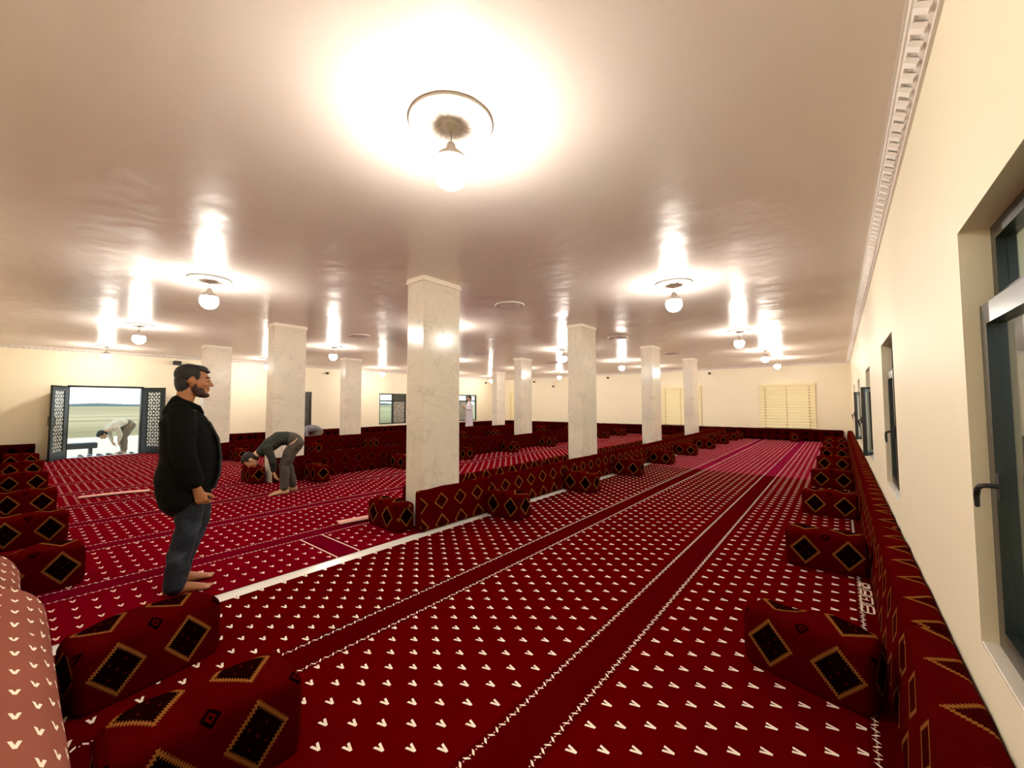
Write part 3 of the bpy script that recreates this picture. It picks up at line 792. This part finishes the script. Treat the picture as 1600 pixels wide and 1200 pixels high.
for k, (a0, a1, z0, z1) in enumerate(LW):
    nwin += 1
    root = bpy.data.objects.new('window_%d' % nwin, None); C.objects.link(root); struct(root)
    fx = XL - 0.06; am = (a0 + a1) / 2; zt = z1 - .34
    bm = bmesh.new(); bar_frame(bm, 'x', fx, 0.06, a0, a1, z0, z1, 0.055)
    box(bm, fx - .03, fx + .03, a0, a1, zt - .03, zt + .03); box(bm, fx - .03, fx + .03, am - .04, am + .04, z0, z1)
    obj('window_frame', bm, mat_metal, root)
    for (p0, p1, q0, q1, kind) in ((a0 + .05, am - .04, z0 + .05, zt - .03, 'l'), (am + .04, a1 - .05, z0 + .05, zt - .03, 'r'), (a0 + .05, am - .04, zt + .03, z1 - .05, 'tl'), (am + .04, a1 - .05, zt + .03, z1 - .05, 'tr')):
        if k == 0: m_ = mat_darkpane
        elif k == 1: m_ = mat_glass if kind in ('l', 'tl') else (mat_frost if kind == 'r' else mat_darkpane)
        else: m_ = mat_frost if kind == 'l' else mat_glass
        obj('pane', pane('x', fx, p0, p1, q0, q1), m_, root)
for k, (a0, a1, z0, z1) in enumerate(BW):
    nwin += 1
    root = bpy.data.objects.new('window_%d' % nwin, None); C.objects.link(root); struct(root)
    fy = YB + 0.10
    bm = bmesh.new(); bar_frame(bm, 'y', fy, 0.05, a0, a1, z0, z1, 0.06); box(bm, (a0 + a1) / 2 - .04, (a0 + a1) / 2 + .04, fy - .025, fy + .025, z0, z1)
    obj('window_frame', bm, mat_metal, root)
    obj('pane', pane('y', fy, a0 + .05, a1 - .05, z0 + .05, z1 - .05), mat_glass, root)
    # venetian blind hung in front of the opening
    b0, b1 = ((-2.46, -0.66), (-6.32, -4.62), (-15.4, -13.75))[k]
    t = thing('venetian_blind', ((b0 + b1) / 2, YB - 0.05, 0), 0, 'cream slatted blind over the far wall window %s' % ('nearest the right wall', 'behind the fourth pillar of the nearest row', 'in the far left corner between pillars')[k], 'window blind', 'cream blinds on the far wall')
    w = (b1 - b0) / 2
    bm = bbox(-w, w, -.04, .045, 2.10, 2.185, .006, 1); obj('head_rail', bm, mat_blind, t)
    n = 14; zs = [2.06 - i * (2.06 - 0.53) / n for i in range(n + 1)]
    bm = bmesh.new()
    for z in zs:
        vs = []
        for (yy, zz) in ((-.030, -.034), (-.016, 0.006), (.004, .046), (.022, .088)):
            vs.append((yy, z + zz))
        for a, b in zip(vs, vs[1:]):
            q = [bm.verts.new((-w + .01, a[0], a[1])), bm.verts.new((w - .01, a[0], a[1])), bm.verts.new((w - .01, b[0], b[1])), bm.verts.new((-w + .01, b[0], b[1]))]
            bm.faces.new(q)
    obj('slats', bm, mat_blind, t)
    obj('bottom_rail', bbox(-w, w, -.02, .02, .470, .495, .004, 1), mat_blind, t)
    for xx in (-w * .78, 0.0, w * .78):
        bm = bmesh.new()
        for z in zs: box(bm, xx - .035, xx + .035, -.040, -.032, z - .035, z - .022)
        box(bm, xx - .003, xx + .003, -.038, -.034, .48, 2.1)
        obj('ladder_cord', bm, P('brown_ladder_tape_%d' % (nwin * 10 + int(xx * 5)), (0.42, 0.28, 0.12), 0.7), t)

# double door with open leaves
root = bpy.data.objects.new('door_1', None); C.objects.link(root); struct(root)
bm = bmesh.new(); a0, a1, z0, z1 = DOOR
for (p0, p1, q0, q1) in ((a0, a0 + .05, 0, z1), (a1 - .05, a1, 0, z1), (a0, a1, z1 - .05, z1)): box(bm, XL - .20, XL + .012, p0, p1, q0, q1)
obj('door_frame', bm, mat_darkglassframe, root)
def leaf(y, ang, sgn, hname):
    """leaf hinged at (XL, y); local +x along the leaf"""
    e = bpy.data.objects.new('door_leaf', None); C.objects.link(e); e.parent = root; e.location = (XL + .03, y, 0); e.rotation_euler = (0, 0, ang)
    w = 0.76; zt = 1.93
    bm = bmesh.new()
    for (p0, p1, q0, q1) in ((0, .17, .02, zt), (w - .12, w, .02, zt), (.17, w - .12, .02, .22), (.17, w - .12, zt - .13, zt)): box(bm, p0, p1, -.022, .022, q0, q1)
    obj('leaf_frame', bm, mat_darkglassframe, e)
    bm = bmesh.new(); box(bm, .16, w - .11, -.006, .006, .21, zt - .12)
    uvl = bm.loops.layers.uv.new('UVMap')
    for f in bm.faces:
        for lp in f.loops: lp[uvl].uv = (lp.vert.co.x, lp.vert.co.z)
    obj('glass_panel', bm, mat_lattice, e)
    bm = bmesh.new()
    for s in (-1, 1):
        tube(bm, [(w - .06, s * .02, 1.15), (w - .06, s * .06, 1.13), (w - .06, s * .06, .92), (w - .06, s * .02, .90)], [.009] * 4, 8)
    obj('door_handle', bm, mat_black, e)
leaf(a0 + .01, radians(-24), 1, 'a')
leaf(a1 - .01, radians(29), -1, 'b')

# ------------------------------------------------------------------ small black cameras under the cornice
def seccam(label):
    t = thing('security_camera', (0, 0, 0), 0, label, 'camera', 'small black devices under the cornice')
    bm = bmesh.new(); tube(bm, [(0, -.005, 0), (0, -.06, -.01)], [.012, .012], 8); obj('mount', bm, mat_black, t)
    obj('housing', bbox(-.045, .045, -.13, -.05, -.055, .03, .012, 2), mat_black, t)
    return t
sc0 = None
for (x, y, z, rz, lb) in ((-13.5, YB, 2.70, 0, 'small black device under the far wall cornice near the left corner'), (-8.94, YB, 2.73, 0, 'small black device under the far wall cornice between the second and third nearest pillars'),
                          (-4.26, YB, 2.72, 0, 'small black device under the far wall cornice left of the right-hand blind'), (-12.2, YB, 2.4, 0, 'small black device set lowest on the far wall, beside the second nearest pillar'),
                          (XL, 7.85, 2.69, pi / 2, 'small black device on the doorway wall above its dark first window'),
                          (XL, 17.2, 2.67, pi / 2, 'small black device on the doorway wall near the far corner'), (XL, 3.12, 2.74, pi / 2, 'larger black box device on the doorway wall above the standing person\'s head')):
    if sc0 is None: sc0 = seccam(lb); sc0.location = (x, y, z)
    else:
        o = dup(sc0, (x, y, z), rz, lb)
        if 'larger' in lb: o.scale = (2.2, 1.2, 1.5)

# ------------------------------------------------------------------ people
def hand_geo(bm, wrist, direction, palm_n, side, curl=0.5, s=1.0):
    """palm with five fingers. direction: wrist->knuckles, palm_n: towards which fingers curl, side: direction of the thumb"""
    w = Vector(wrist); d = Vector(direction).normalized(); pn = Vector(palm_n).normalized(); sd = Vector(side).normalized()
    tube(bm, [w - d * .02 * s, w + d * .03 * s, w + d * .085 * s], [(.020 * s, .028 * s), (.018 * s, .036 * s), (.015 * s, .041 * s)], 14, up=tuple(pn))
    for i, (off, ln) in enumerate(((.031, .074), (.011, .082), (-.010, .077), (-.031, .060))):
        b = w + d * .085 * s + sd * off * s; ln *= s
        a1, a2, a3 = curl * .7, curl * 1.6, curl * 2.3
        p1 = b + (d * cos(a1) + pn * sin(a1)) * ln * .45
        p2 = p1 + (d * cos(a2) + pn * sin(a2)) * ln * .32
        p3 = p2 + (d * cos(a3) + pn * sin(a3)) * ln * .23
        tube(bm, [b - d * .012, p1, p2, p3], [.0095 * s, .0090 * s, .0082 * s, .0070 * s], 8)
    t0 = w + d * .03 * s + sd * .030 * s
    t1 = t0 + (d * .6 + sd * .65 + pn * .35).normalized() * .045 * s
    t2 = t1 + (d * .85 + sd * .12 + pn * .5).normalized() * .034 * s
    tube(bm, [t0 - sd * .01, t1, t2], [.014 * s, .0115 * s, .009 * s], 8)
def foot_geo(bm, ank, fwd, s=1.0):
    a = Vector(ank); f = Vector(fwd).normalized(); side = Vector((0, 0, 1)).cross(f)
    g = a.z
    tube(bm, [a - f * .045 * s + Vector((0, 0, -g + .035)), a + f * .03 * s + Vector((0, 0, -g + .045)), a + f * .11 * s + Vector((0, 0, -g + .030)), a + f * .165 * s + Vector((0, 0, -g + .020))], [(.034 * s, .030 * s), (.044 * s, .036 * s), (.028 * s, .043 * s), (.018 * s, .044 * s)], 14, up=(0, 0, 1))
    for i, (o, l) in enumerate(((.030, .045), (.012, .040), (-.004, .036), (-.019, .031), (-.032, .026))):
        b = a + f * .165 * s + side * o * s; b.z = .016
        tube(bm, [b, b + f * l * s + Vector((0, 0, -.003))], [(.013 if i == 0 else .0095) * s, (.011 if i == 0 else .008) * s], 8)
def head_geo(bm, c, fwd, up, s=1.0):
    """head centred on c with face towards fwd"""
    c = Vector(c); f = Vector(fwd).normalized(); u = Vector(up).normalized(); u = (u - f * u.dot(f)).normalized(); l = u.cross(f)
    rot = Matrix((f, l, u)).transposed()
    e = rot.to_euler()
    def E(p, r, extra=None): ell(bm, c + rot @ Vector(p) * s, tuple(q * s for q in r), tuple(e) if extra is None else tuple((rot @ Euler(extra).to_matrix()).to_euler()))
    E((-.012, 0, .035), (.098, .076, .088))          # cranium
    E((.022, 0, -.005), (.072, .066, .098))          # face block
    E((.040, 0, -.072), (.050, .050, .040))          # jaw
    E((.074, 0, -.090), (.021, .024, .020))          # chin
    E((.080, 0, .032), (.016, .052, .014))           # brow
    for sy in (-1, 1):
        E((.062, sy * .036, -.018), (.024, .022, .022))      # cheekbone
        E((.083, sy * .031, .012), (.010, .014, .009))       # closed-in eye mound
        E((-.006, sy * .080, -.004), (.020, .009, .034), (0, radians(-8), sy * radians(22)))   # ear
        E((-.016, sy * .088, .006), (.015, .006, .022), (0, 0, sy * radians(22)))
    P0 = [c + rot @ Vector(p) * s for p in ((.086, 0, .022), (.098, 0, .002), (.110, 0, -.022))]
    tube(bm, P0, [.009 * s, .011 * s, .014 * s], 10)
    for sy in (-1, 1): E((.098, sy * .011, -.027), (.011, .008, .008))
    E((.090, 0, -.052), (.012, .022, .0065)); E((.088, 0, -.064), (.012, .019, .0075))   # lips
    return rot

def eye_and_brow(parent, c, rot, s=1.0):
    c = Vector(c)
    for sy in (-1, 1):
        bm = bmesh.new(); ell(bm, c + rot @ Vector((.0835, sy * .031, .012)) * s, (.011 * s,) * 3, seg=12)
        o = obj('eye', bm, P('dark_eye_%d' % (sy + 1 + int(c.z * 1000) * 3), (0.05, 0.03, 0.02), 0.2), parent, smooth=True)
        bm = bmesh.new(); pts = [c + rot @ Vector(p) * s for p in ((.094, sy * .012, .030), (.094, sy * .030, .036), (.078, sy * .050, .032))]
        tube(bm, pts, [(.004 * s)] * 3, 6); obj('eyebrow', bm, mat_hair, parent)

# --- the standing person, local frame: x forward, y left, z up
px_, py_ = -3.985, 0.87
rzm = atan2(0.972, 0.236)
man = thing('person', (px_, py_, Z0), rzm, 'barefoot person with short black hair, black jacket and blue jeans standing in profile', 'person')
HCt = (0.018, 0.0, 1.595)
bm = bmesh.new()
rotm = head_geo(bm, HCt, (1, 0, -0.03), (0.02, 0, 1), 1.06)
tube(bm, [(-.055, 0, 1.36), (-.038, 0, 1.43), (-.018, 0, 1.52)], [(.066, .070), (.058, .060), (.062, .060)], 16, up=(1, 0, 0))
tube(bm, [(0.01, 0, .90), (0.02, 0, 1.02), (0.0, 0, 1.18), (-.03, 0, 1.32), (-.04, 0, 1.40)], [(.115, .165), (.115, .15), (.12, .17), (.105, .185), (.06, .09)], 20, up=(1, 0, 0))
# right arm (camera side, y<0) hanging, elbow slightly bent; left arm mirrored
for sy in (-1, 1):
    sh = Vector((-.035, sy * .18, 1.315)); el_ = Vector((-.02, sy * .245, 1.04)); wr = Vector((.062, sy * .225, .785))
    tube(bm, [sh, (sh + el_) / 2, el_, (el_ + wr) / 2, wr], [.046, .044, .038, .036, .026], 12)
    hand_geo(bm, wr + Vector((.008, 0, -.015)), (.32, 0, -.95), (0.25 * 1, -sy * 0.9, .1), (.95, 0, .1), curl=1.0, s=1.02)
# legs: camera-side leg upright and slightly behind, other leg forward
legs = ((-.095, (-.005, .92), (.015, .50), (-.045, .085), (1, -.10, 0)), (.095, (.02, .92), (.075, .50), (-.03, .085), (1, .05, 0)))
for (y, hip, kn, an, fd) in legs:
    tube(bm, [(hip[0], y, hip[1]), ((hip[0] + kn[0]) / 2 + .01, y * 1.02, (hip[1] + kn[1]) / 2), (kn[0], y * 1.05, kn[1]), ((kn[0] + an[0]) / 2 - .015, y * 1.08, (kn[1] + an[1]) / 2), (an[0], y * 1.1, an[1])], [.088, .078, .056, .054, .036], 14)
    foot_geo(bm, (an[0], y * 1.1, an[1] - .0), fd, 1.05)
fuse('body', bm, 0.0042, mat_skin, man, 3)
eye_and_brow(man, HCt, rotm, 1.06)
# jacket
bm = bmesh.new()
tube(bm, [(-.02, 0, .70), (-.015, 0, .80), (.01, 0, .92), (.015, 0, 1.04), (-.005, 0, 1.17), (-.045, 0, 1.30), (-.052, 0, 1.37)],
     [(.165, .215), (.188, .222), (.195, .225), (.185, .222), (.172, .224), (.142, .215), (.092, .15)], 32, up=(1, 0, 0))
tube(bm, [(-.066, 0, 1.345), (-.060, 0, 1.395), (-.055, 0, 1.420)], [(.105, .12), (.084, .086), (.078, .078)], 24, up=(1, 0, 0))   # collar
for sy in (-1, 1):
    tube(bm, [(-.045, sy * .165, 1.335), (-.035, sy * .215, 1.26), (-.03, sy * .255, 1.14), (-.018, sy * .265, 1.03), (.02, sy * .255, .93), (.052, sy * .238, .835)], [(.085, .07), (.088, .072), (.080, .066), (.074, .062), (.066, .055), (.060, .050)], 18, up=(1, 0, 0))
jk = fuse('jacket', bm, 0.007, mat_jacket, man, 4, wrinkle=0.007, wscale=7, seed=2.0)
# open front flap and collar tips
bm = bmesh.new()
tube(bm, [(.125, -.06, 1.27), (.185, -.07, 1.14), (.205, -.08, 1.0), (.20, -.085, .86), (.17, -.085, .76)], [(.012, .035)] * 5, 12, up=(1, 0, 0)); obj('lapel', bm, mat_jacket_in, man, smooth=True)
bm = bmesh.new(); tube(bm, [(-.085, -.075, 1.425), (-.01, -.088, 1.42), (.055, -.070, 1.385), (.085, -.05, 1.34)], [(.020, .010), (.024, .010), (.022, .009), (.010, .006)], 10, up=(0, 0, 1)); tube(bm, [(-.085, .075, 1.425), (-.01, .088, 1.42), (.055, .070, 1.385), (.085, .05, 1.34)], [(.020, .010), (.024, .010), (.022, .009), (.010, .006)], 10, up=(0, 0, 1)); obj('collar', bm, mat_jacket, man, smooth=True)
# jeans
bm = bmesh.new()
tube(bm, [(0.0, 0, .72), (0.005, 0, .84), (.01, 0, .94)], [(.135, .185), (.145, .18), (.125, .16)], 24, up=(1, 0, 0))
for (y, hip, kn, an, fd) in legs:
    tube(bm, [(hip[0] + .01, y, hip[1] - .12), ((hip[0] + kn[0]) / 2 + .012, y * 1.04, .68), (kn[0] + .006, y * 1.08, kn[1]), ((kn[0] + an[0]) / 2 - .010, y * 1.1, .29), (an[0] - .004, y * 1.1, .105 if y > 0 else .06)], [(.112, .098), (.102, .092), (.080, .078), (.076, .074), (.072, .068)], 20, up=(1, 0, 0))
fuse('jeans', bm, 0.007, mat_denim, man, 3, wrinkle=0.008, wscale=9, seed=9.0)
# hair and beard
def head_part(name, parts, mat, parent, c, rot, s, vox=0.005, wr=0.002):
    bm = bmesh.new(); c = Vector(c)
    for p, r, ex in parts:
        ell(bm, c + rot @ Vector(p) * s, tuple(q * s for q in r), tuple((rot @ Euler(ex).to_matrix()).to_euler()))
    return fuse(name, bm, vox, mat, parent, 2, wrinkle=wr, wscale=50)
hairparts = [((-.028, 0, .052), (.092, .082, .082), (0, 0, 0)), ((-.062, 0, -.012), (.052, .070, .092), (0, radians(-8), 0)), ((.022, 0, .098), (.066, .062, .030), (0, radians(8), 0)), ((.060, 0, .086), (.034, .050, .018), (0, radians(20), 0)), ((.082, 0, .078), (.016, .036, .010), (0, radians(10), 0)),
            ((.020, .066, .046), (.020, .012, .036), (0, 0, 0)), ((.020, -.066, .046), (.020, .012, .036), (0, 0, 0))]
head_part('hair', hairparts, mat_hair, man, HCt, rotm, 1.06)
head_part('beard', [((.050, 0, -.094), (.054, .046, .024), (0, radians(10), 0)), ((.030, .049, -.068), (.046, .0125, .032), (0, radians(26), 0)), ((.030, -.049, -.068), (.046, .0125, .032), (0, radians(26), 0)), ((.012, .058, -.040), (.014, .009, .036), (0, radians(12), 0)), ((.012, -.058, -.040), (.014, .009, .036), (0, radians(12), 0)), ((.094, 0, -.0435), (.007, .024, .004), (0, 0, 0))], mat_beard, man, HCt, rotm, 1.06, 0.004)

# --- generic bending figure; local x forward
def bender(loc, rz, label, top_mat, leg_mat, skin, s=1.0, head_drop=0.0, group=None, vox=0.008, waist=True, shoes=False):
    t = thing('person', loc, rz, label, 'person', group)
    bm = bmesh.new()
    hip = Vector((-.10, 0, .86)); ch = Vector((.26, 0, .80)); nk = Vector((.40, 0, .70)); hd = Vector((.50, 0, .60 - head_drop))
    tube(bm, [hip, Vector((.02, 0, .90)), Vector((.14, 0, .88)), ch, nk], [(.10, .150), (.10, .145), (.11, .160), (.10, .175), (.06, .08)], 18, up=(0, 0, 1))
    tube(bm, [nk, hd], [.058, .056], 12)
    r_ = head_geo(bm, hd + Vector((.02, 0, -.02)), (.35, 0, -.94), (.94, 0, .35), 1.0)
    for sy in (-1, 1):
        sh = ch + Vector((.04, sy * .17, -.03)); el_ = Vector((.22, sy * .20, .55)); wr = Vector((.20, sy * .12, .36))
        tube(bm, [sh, (sh + el_) / 2, el_, (el_ + wr) / 2, wr], [.050, .045, .038, .034, .026], 12)
        hand_geo(bm, wr, (-.25, -sy * .2, -.9), (-.9, 0, .1), (0, -sy, 0), curl=.5)
        kn = Vector((.03 + sy * .03, sy * .10, .47)); an = Vector((-.02 + sy * .07, sy * .11, .09))
        tube(bm, [hip + Vector((0, sy * .09, -.02)), (hip + kn) / 2 + Vector((0.01, sy * .05, 0)), kn, (kn + an) / 2, an], [.090, .078, .056, .052, .036], 14)
        foot_geo(bm, an, (1, sy * .12, 0), 1.05)
    fuse('body', bm, vox * .75, skin, t, 2)
    # top
    bm = bmesh.new()
    tube(bm, [Vector((.03, 0, .905)), Vector((.14, 0, .895)), ch + Vector((0, 0, .01)), nk + Vector((-.01, 0, .0))], [(.112, .165), (.122, .178), (.115, .195), (.075, .10)], 22, up=(0, 0, 1))
    for sy in (-1, 1):
        sh = ch + Vector((.04, sy * .17, -.03)); el_ = Vector((.22, sy * .20, .55)); wr = Vector((.205, sy * .135, .41))
        tube(bm, [sh, (sh + el_) / 2, el_, wr], [.068, .062, .055, .045], 14)
    fuse('sweater' if top_mat is mat_sweater else 'shirt', bm, vox, top_mat, t, 3, wrinkle=.008, wscale=9)
    bm = bmesh.new()
    tube(bm, [hip + Vector((-.02, 0, -.04)), hip + Vector((.06, 0, .02)), Vector((.015, 0, .90))], [(.125, .172), (.122, .170), (.108, .158)], 20, up=(0, 0, 1))
    for sy in (-1, 1):
        kn = Vector((.03 + sy * .03, sy * .10, .47)); an = Vector((-.02 + sy * .07, sy * .11, .11))
        tube(bm, [hip + Vector((-.02, sy * .08, -.05)), (hip + kn) / 2 + Vector((0, sy * .05, 0)), kn, (kn + an) / 2 + Vector((-.01, 0, 0)), an], [.115, .10, .078, .072, .066], 16)
    fuse('trousers', bm, vox, leg_mat, t, 3, wrinkle=.010, wscale=9)
    head_part('hair', hairparts, mat_hair, t, hd + Vector((.02, 0, -.02)), r_, 1.0, 0.007)
    t.scale = (s, s, s)
    return t
brg = atan2(2.80, -6.95)                       # bearing of that person from the camera
bender((-6.93, 2.80, Z0), brg + pi / 2 + radians(4), 'barefoot person in charcoal sweater and olive trousers bending over to touch the knees', mat_sweater, mat_trouser, mat_skin2, s=0.965)
bender((-17.0, 2.12, -0.05), radians(-62), 'person in beige shirt and brown trousers bending down outside the open doorway', mat_shirt, mat_khaki, mat_skin2, s=1.05, vox=.012)

# --- white robed person far away
t = thing('person', (-13.6, 13.55, Z0), radians(-115), 'person in a long white robe standing by the far window of the doorway wall', 'person')
bm = bmesh.new(); hc = (0.0, 0, 1.68)
rr = head_geo(bm, hc, (1, 0, -.1), (0, 0, 1), 1.0)
tube(bm, [(-.02, 0, 1.45), (0, 0, 1.58)], [.055, .055], 12)
tube(bm, [(0, 0, .9), (0, 0, 1.1), (0, 0, 1.3), (-.02, 0, 1.44)], [(.10, .15), (.10, .14), (.11, .18), (.07, .14)], 16, up=(1, 0, 0))
for sy in (-1, 1):
    tube(bm, [(0, sy * .19, 1.40), (.03, sy * .24, 1.15), (.24, sy * .12, 1.22)], [.05, .04, .028], 10)
    hand_geo(bm, (.24, sy * .12, 1.22), (.7, -sy * .2, .7), (0, -sy, 0), (0, 0, 1), .5)
    tube(bm, [(0, sy * .09, .9), (.01, sy * .1, .5), (-.01, sy * .1, .09)], [.085, .056, .04], 12); foot_geo(bm, (-.01, sy * .1, .09), (1, 0, 0))
fuse('body', bm, .007, mat_skin2, t, 2)
bm = bmesh.new()
tube(bm, [(0, 0, .20), (0, 0, .5), (0, 0, .9), (0, 0, 1.15), (0, 0, 1.34), (-.015, 0, 1.47)], [(.19, .23), (.17, .21), (.15, .20), (.135, .20), (.13, .21), (.07, .10)], 24, up=(1, 0, 0))
for sy in (-1, 1): tube(bm, [(0, sy * .19, 1.40), (.03, sy * .25, 1.15), (.18, sy * .15, 1.20)], [.07, .065, .055], 12)
fuse('robe', bm, .010, mat_robe, t, 3, wrinkle=.012, wscale=7)
head_part('hair', hairparts, mat_hair, t, hc, rr, 1.0, .007)

# --- prostrating person beyond the middle row
t = thing('person', (-14.0, 6.5, Z0 + 0.012), radians(-100), 'person in blue grey shirt kneeling bowed low in front of the doorway wall', 'person')
bm = bmesh.new()
rr = head_geo(bm, (.50, 0, .40), (.5, 0, -.86), (.86, 0, .5), 1.0)
tube(bm, [(-.12, 0, .50), (.05, 0, .57), (.22, 0, .56), (.34, 0, .50), (.44, 0, .46)], [(.11, .16), (.10, .15), (.11, .17), (.08, .16), (.05, .06)], 16, up=(0, 0, 1))
for sy in (-1, 1):
    tube(bm, [(.30, sy * .17, .50), (.26, sy * .22, .28), (.44, sy * .18, .06)], [.05, .042, .03], 10)
    hand_geo(bm, (.44, sy * .18, .045), (1, 0, -.1), (0, 0, -1), (0, -sy, 0), .05)
    tube(bm, [(-.12, sy * .10, .46), (.06, sy * .11, .28), (.08, sy * .11, .11), (-.14, sy * .11, .09), (-.32, sy * .11, .07)], [.09, .08, .06, .055, .04], 12)
    foot_geo(bm, (-.34, sy * .11, .07), (-1, 0, 0))
fuse('body', bm, .007, mat_skin2, t, 2)
bm = bmesh.new()
tube(bm, [(-.10, 0, .53), (.05, 0, .585), (.22, 0, .575), (.34, 0, .51)], [(.125, .18), (.125, .175), (.125, .19), (.09, .17)], 20, up=(0, 0, 1))
for sy in (-1, 1): tube(bm, [(.30, sy * .17, .50), (.26, sy * .22, .28), (.38, sy * .19, .11)], [.065, .058, .045], 12)
fuse('shirt', bm, .010, mat_greyshirt, t, 3, wrinkle=.010)
bm = bmesh.new()
tube(bm, [(-.16, 0, .46), (-.08, 0, .52)], [(.13, .185), (.12, .18)], 18, up=(0, 0, 1))
for sy in (-1, 1): tube(bm, [(-.13, sy * .10, .44), (.05, sy * .11, .28), (.07, sy * .11, .12), (-.14, sy * .11, .10), (-.30, sy * .11, .085)], [.115, .10, .078, .072, .055], 14)
fuse('trousers', bm, .010, mat_khaki, t, 3)
head_part('hair', hairparts, mat_hair, t, (.50, 0, .40), rr, 1.0, .007)

# ------------------------------------------------------------------ outdoors
tag(obj('porch', bbox(-17.35, XL - .22, -3, 5.5, -0.16, -0.06, .01, 1), mat_porch), 'pale tiled porch outside the open doorway', 'porch')
o = obj('ground_sand', bbox(-34, -17.35, -40, 60, -0.55, -0.45), mat_sand); struct(o)
o = obj('ground_field', bbox(-900, -34, -500, 700, -0.75, -0.50), mat_field); struct(o)
o = obj('ground_side', bbox(XR + .22, 300, -200, 300, -0.75, -0.50), mat_field); struct(o)
o = obj('ground_back', bbox(-33.9, XR + .2, 60.01, 300, -0.75, -0.50), mat_field); struct(o)
bm = bmesh.new()
n = 160
for i in range(n):
    y = -500 + 1200 * i / n
    h = 3.5 + 2.5 * noise.noise(Vector((i * .15, 0, 0)))
    box(bm, -905, -890, y, y + 1200 / n, -1, h)
struct(obj('trim_5_horizon', bm, mat_ridge)).name = 'horizon_ridge'
tag(obj('bench', bbox(-19.3, -18.9, 0.6, 1.75, 0.02, 0.20, .02, 1), mat_black), 'long low dark bench standing outside beyond the doorway', 'bench')
b_ = [q for q in C.objects if q.name == 'bench'][0]
for yy in (0.75, 1.6):
    obj('leg', bbox(-19.25, -18.95, yy - .04, yy + .04, -0.45, 0.02), mat_black, b_)
def shoe(loc, rz, mat, label):
    bm = bmesh.new()
    tube(bm, [(-.10, 0, .045), (-.04, 0, .045), (.05, 0, .035), (.12, 0, .026)], [(.040, .036), (.042, .037), (.030, .044), (.020, .038)], 14, up=(0, 0, 1))
    t = thing('shoe', loc, rz, label, 'shoe', 'shoes left on the porch')
    obj('upper', bm, mat, t, smooth=True)
    obj('sole', bbox(-.14, .15, -.045, .045, 0, .012, .004, 1), mat_shoe2, t)
    return t
for k, (x, y, rz, m_, lb) in enumerate(((-16.75, 1.22, .2, mat_shoe, 'brown shoe on the porch near the left door leaf'), (-16.78, 1.40, .1, mat_shoe, 'brown shoe on the porch, right one of the left pair'),
                                        (-16.65, 1.60, .4, mat_shoe, 'brown shoe on the porch at the middle of the doorway'), (-16.62, 1.80, .5, mat_shoe2, 'black shoe lying at the middle of the doorway'),
                                        (-16.5, 2.02, .3, mat_shoe2, 'black shoe just left of the bending person outside'), (-16.48, 2.26, .2, mat_shoe2, 'black shoe at the feet of the bending person outside'))):
    shoe((x, y, -0.06), rz, m_, lb)
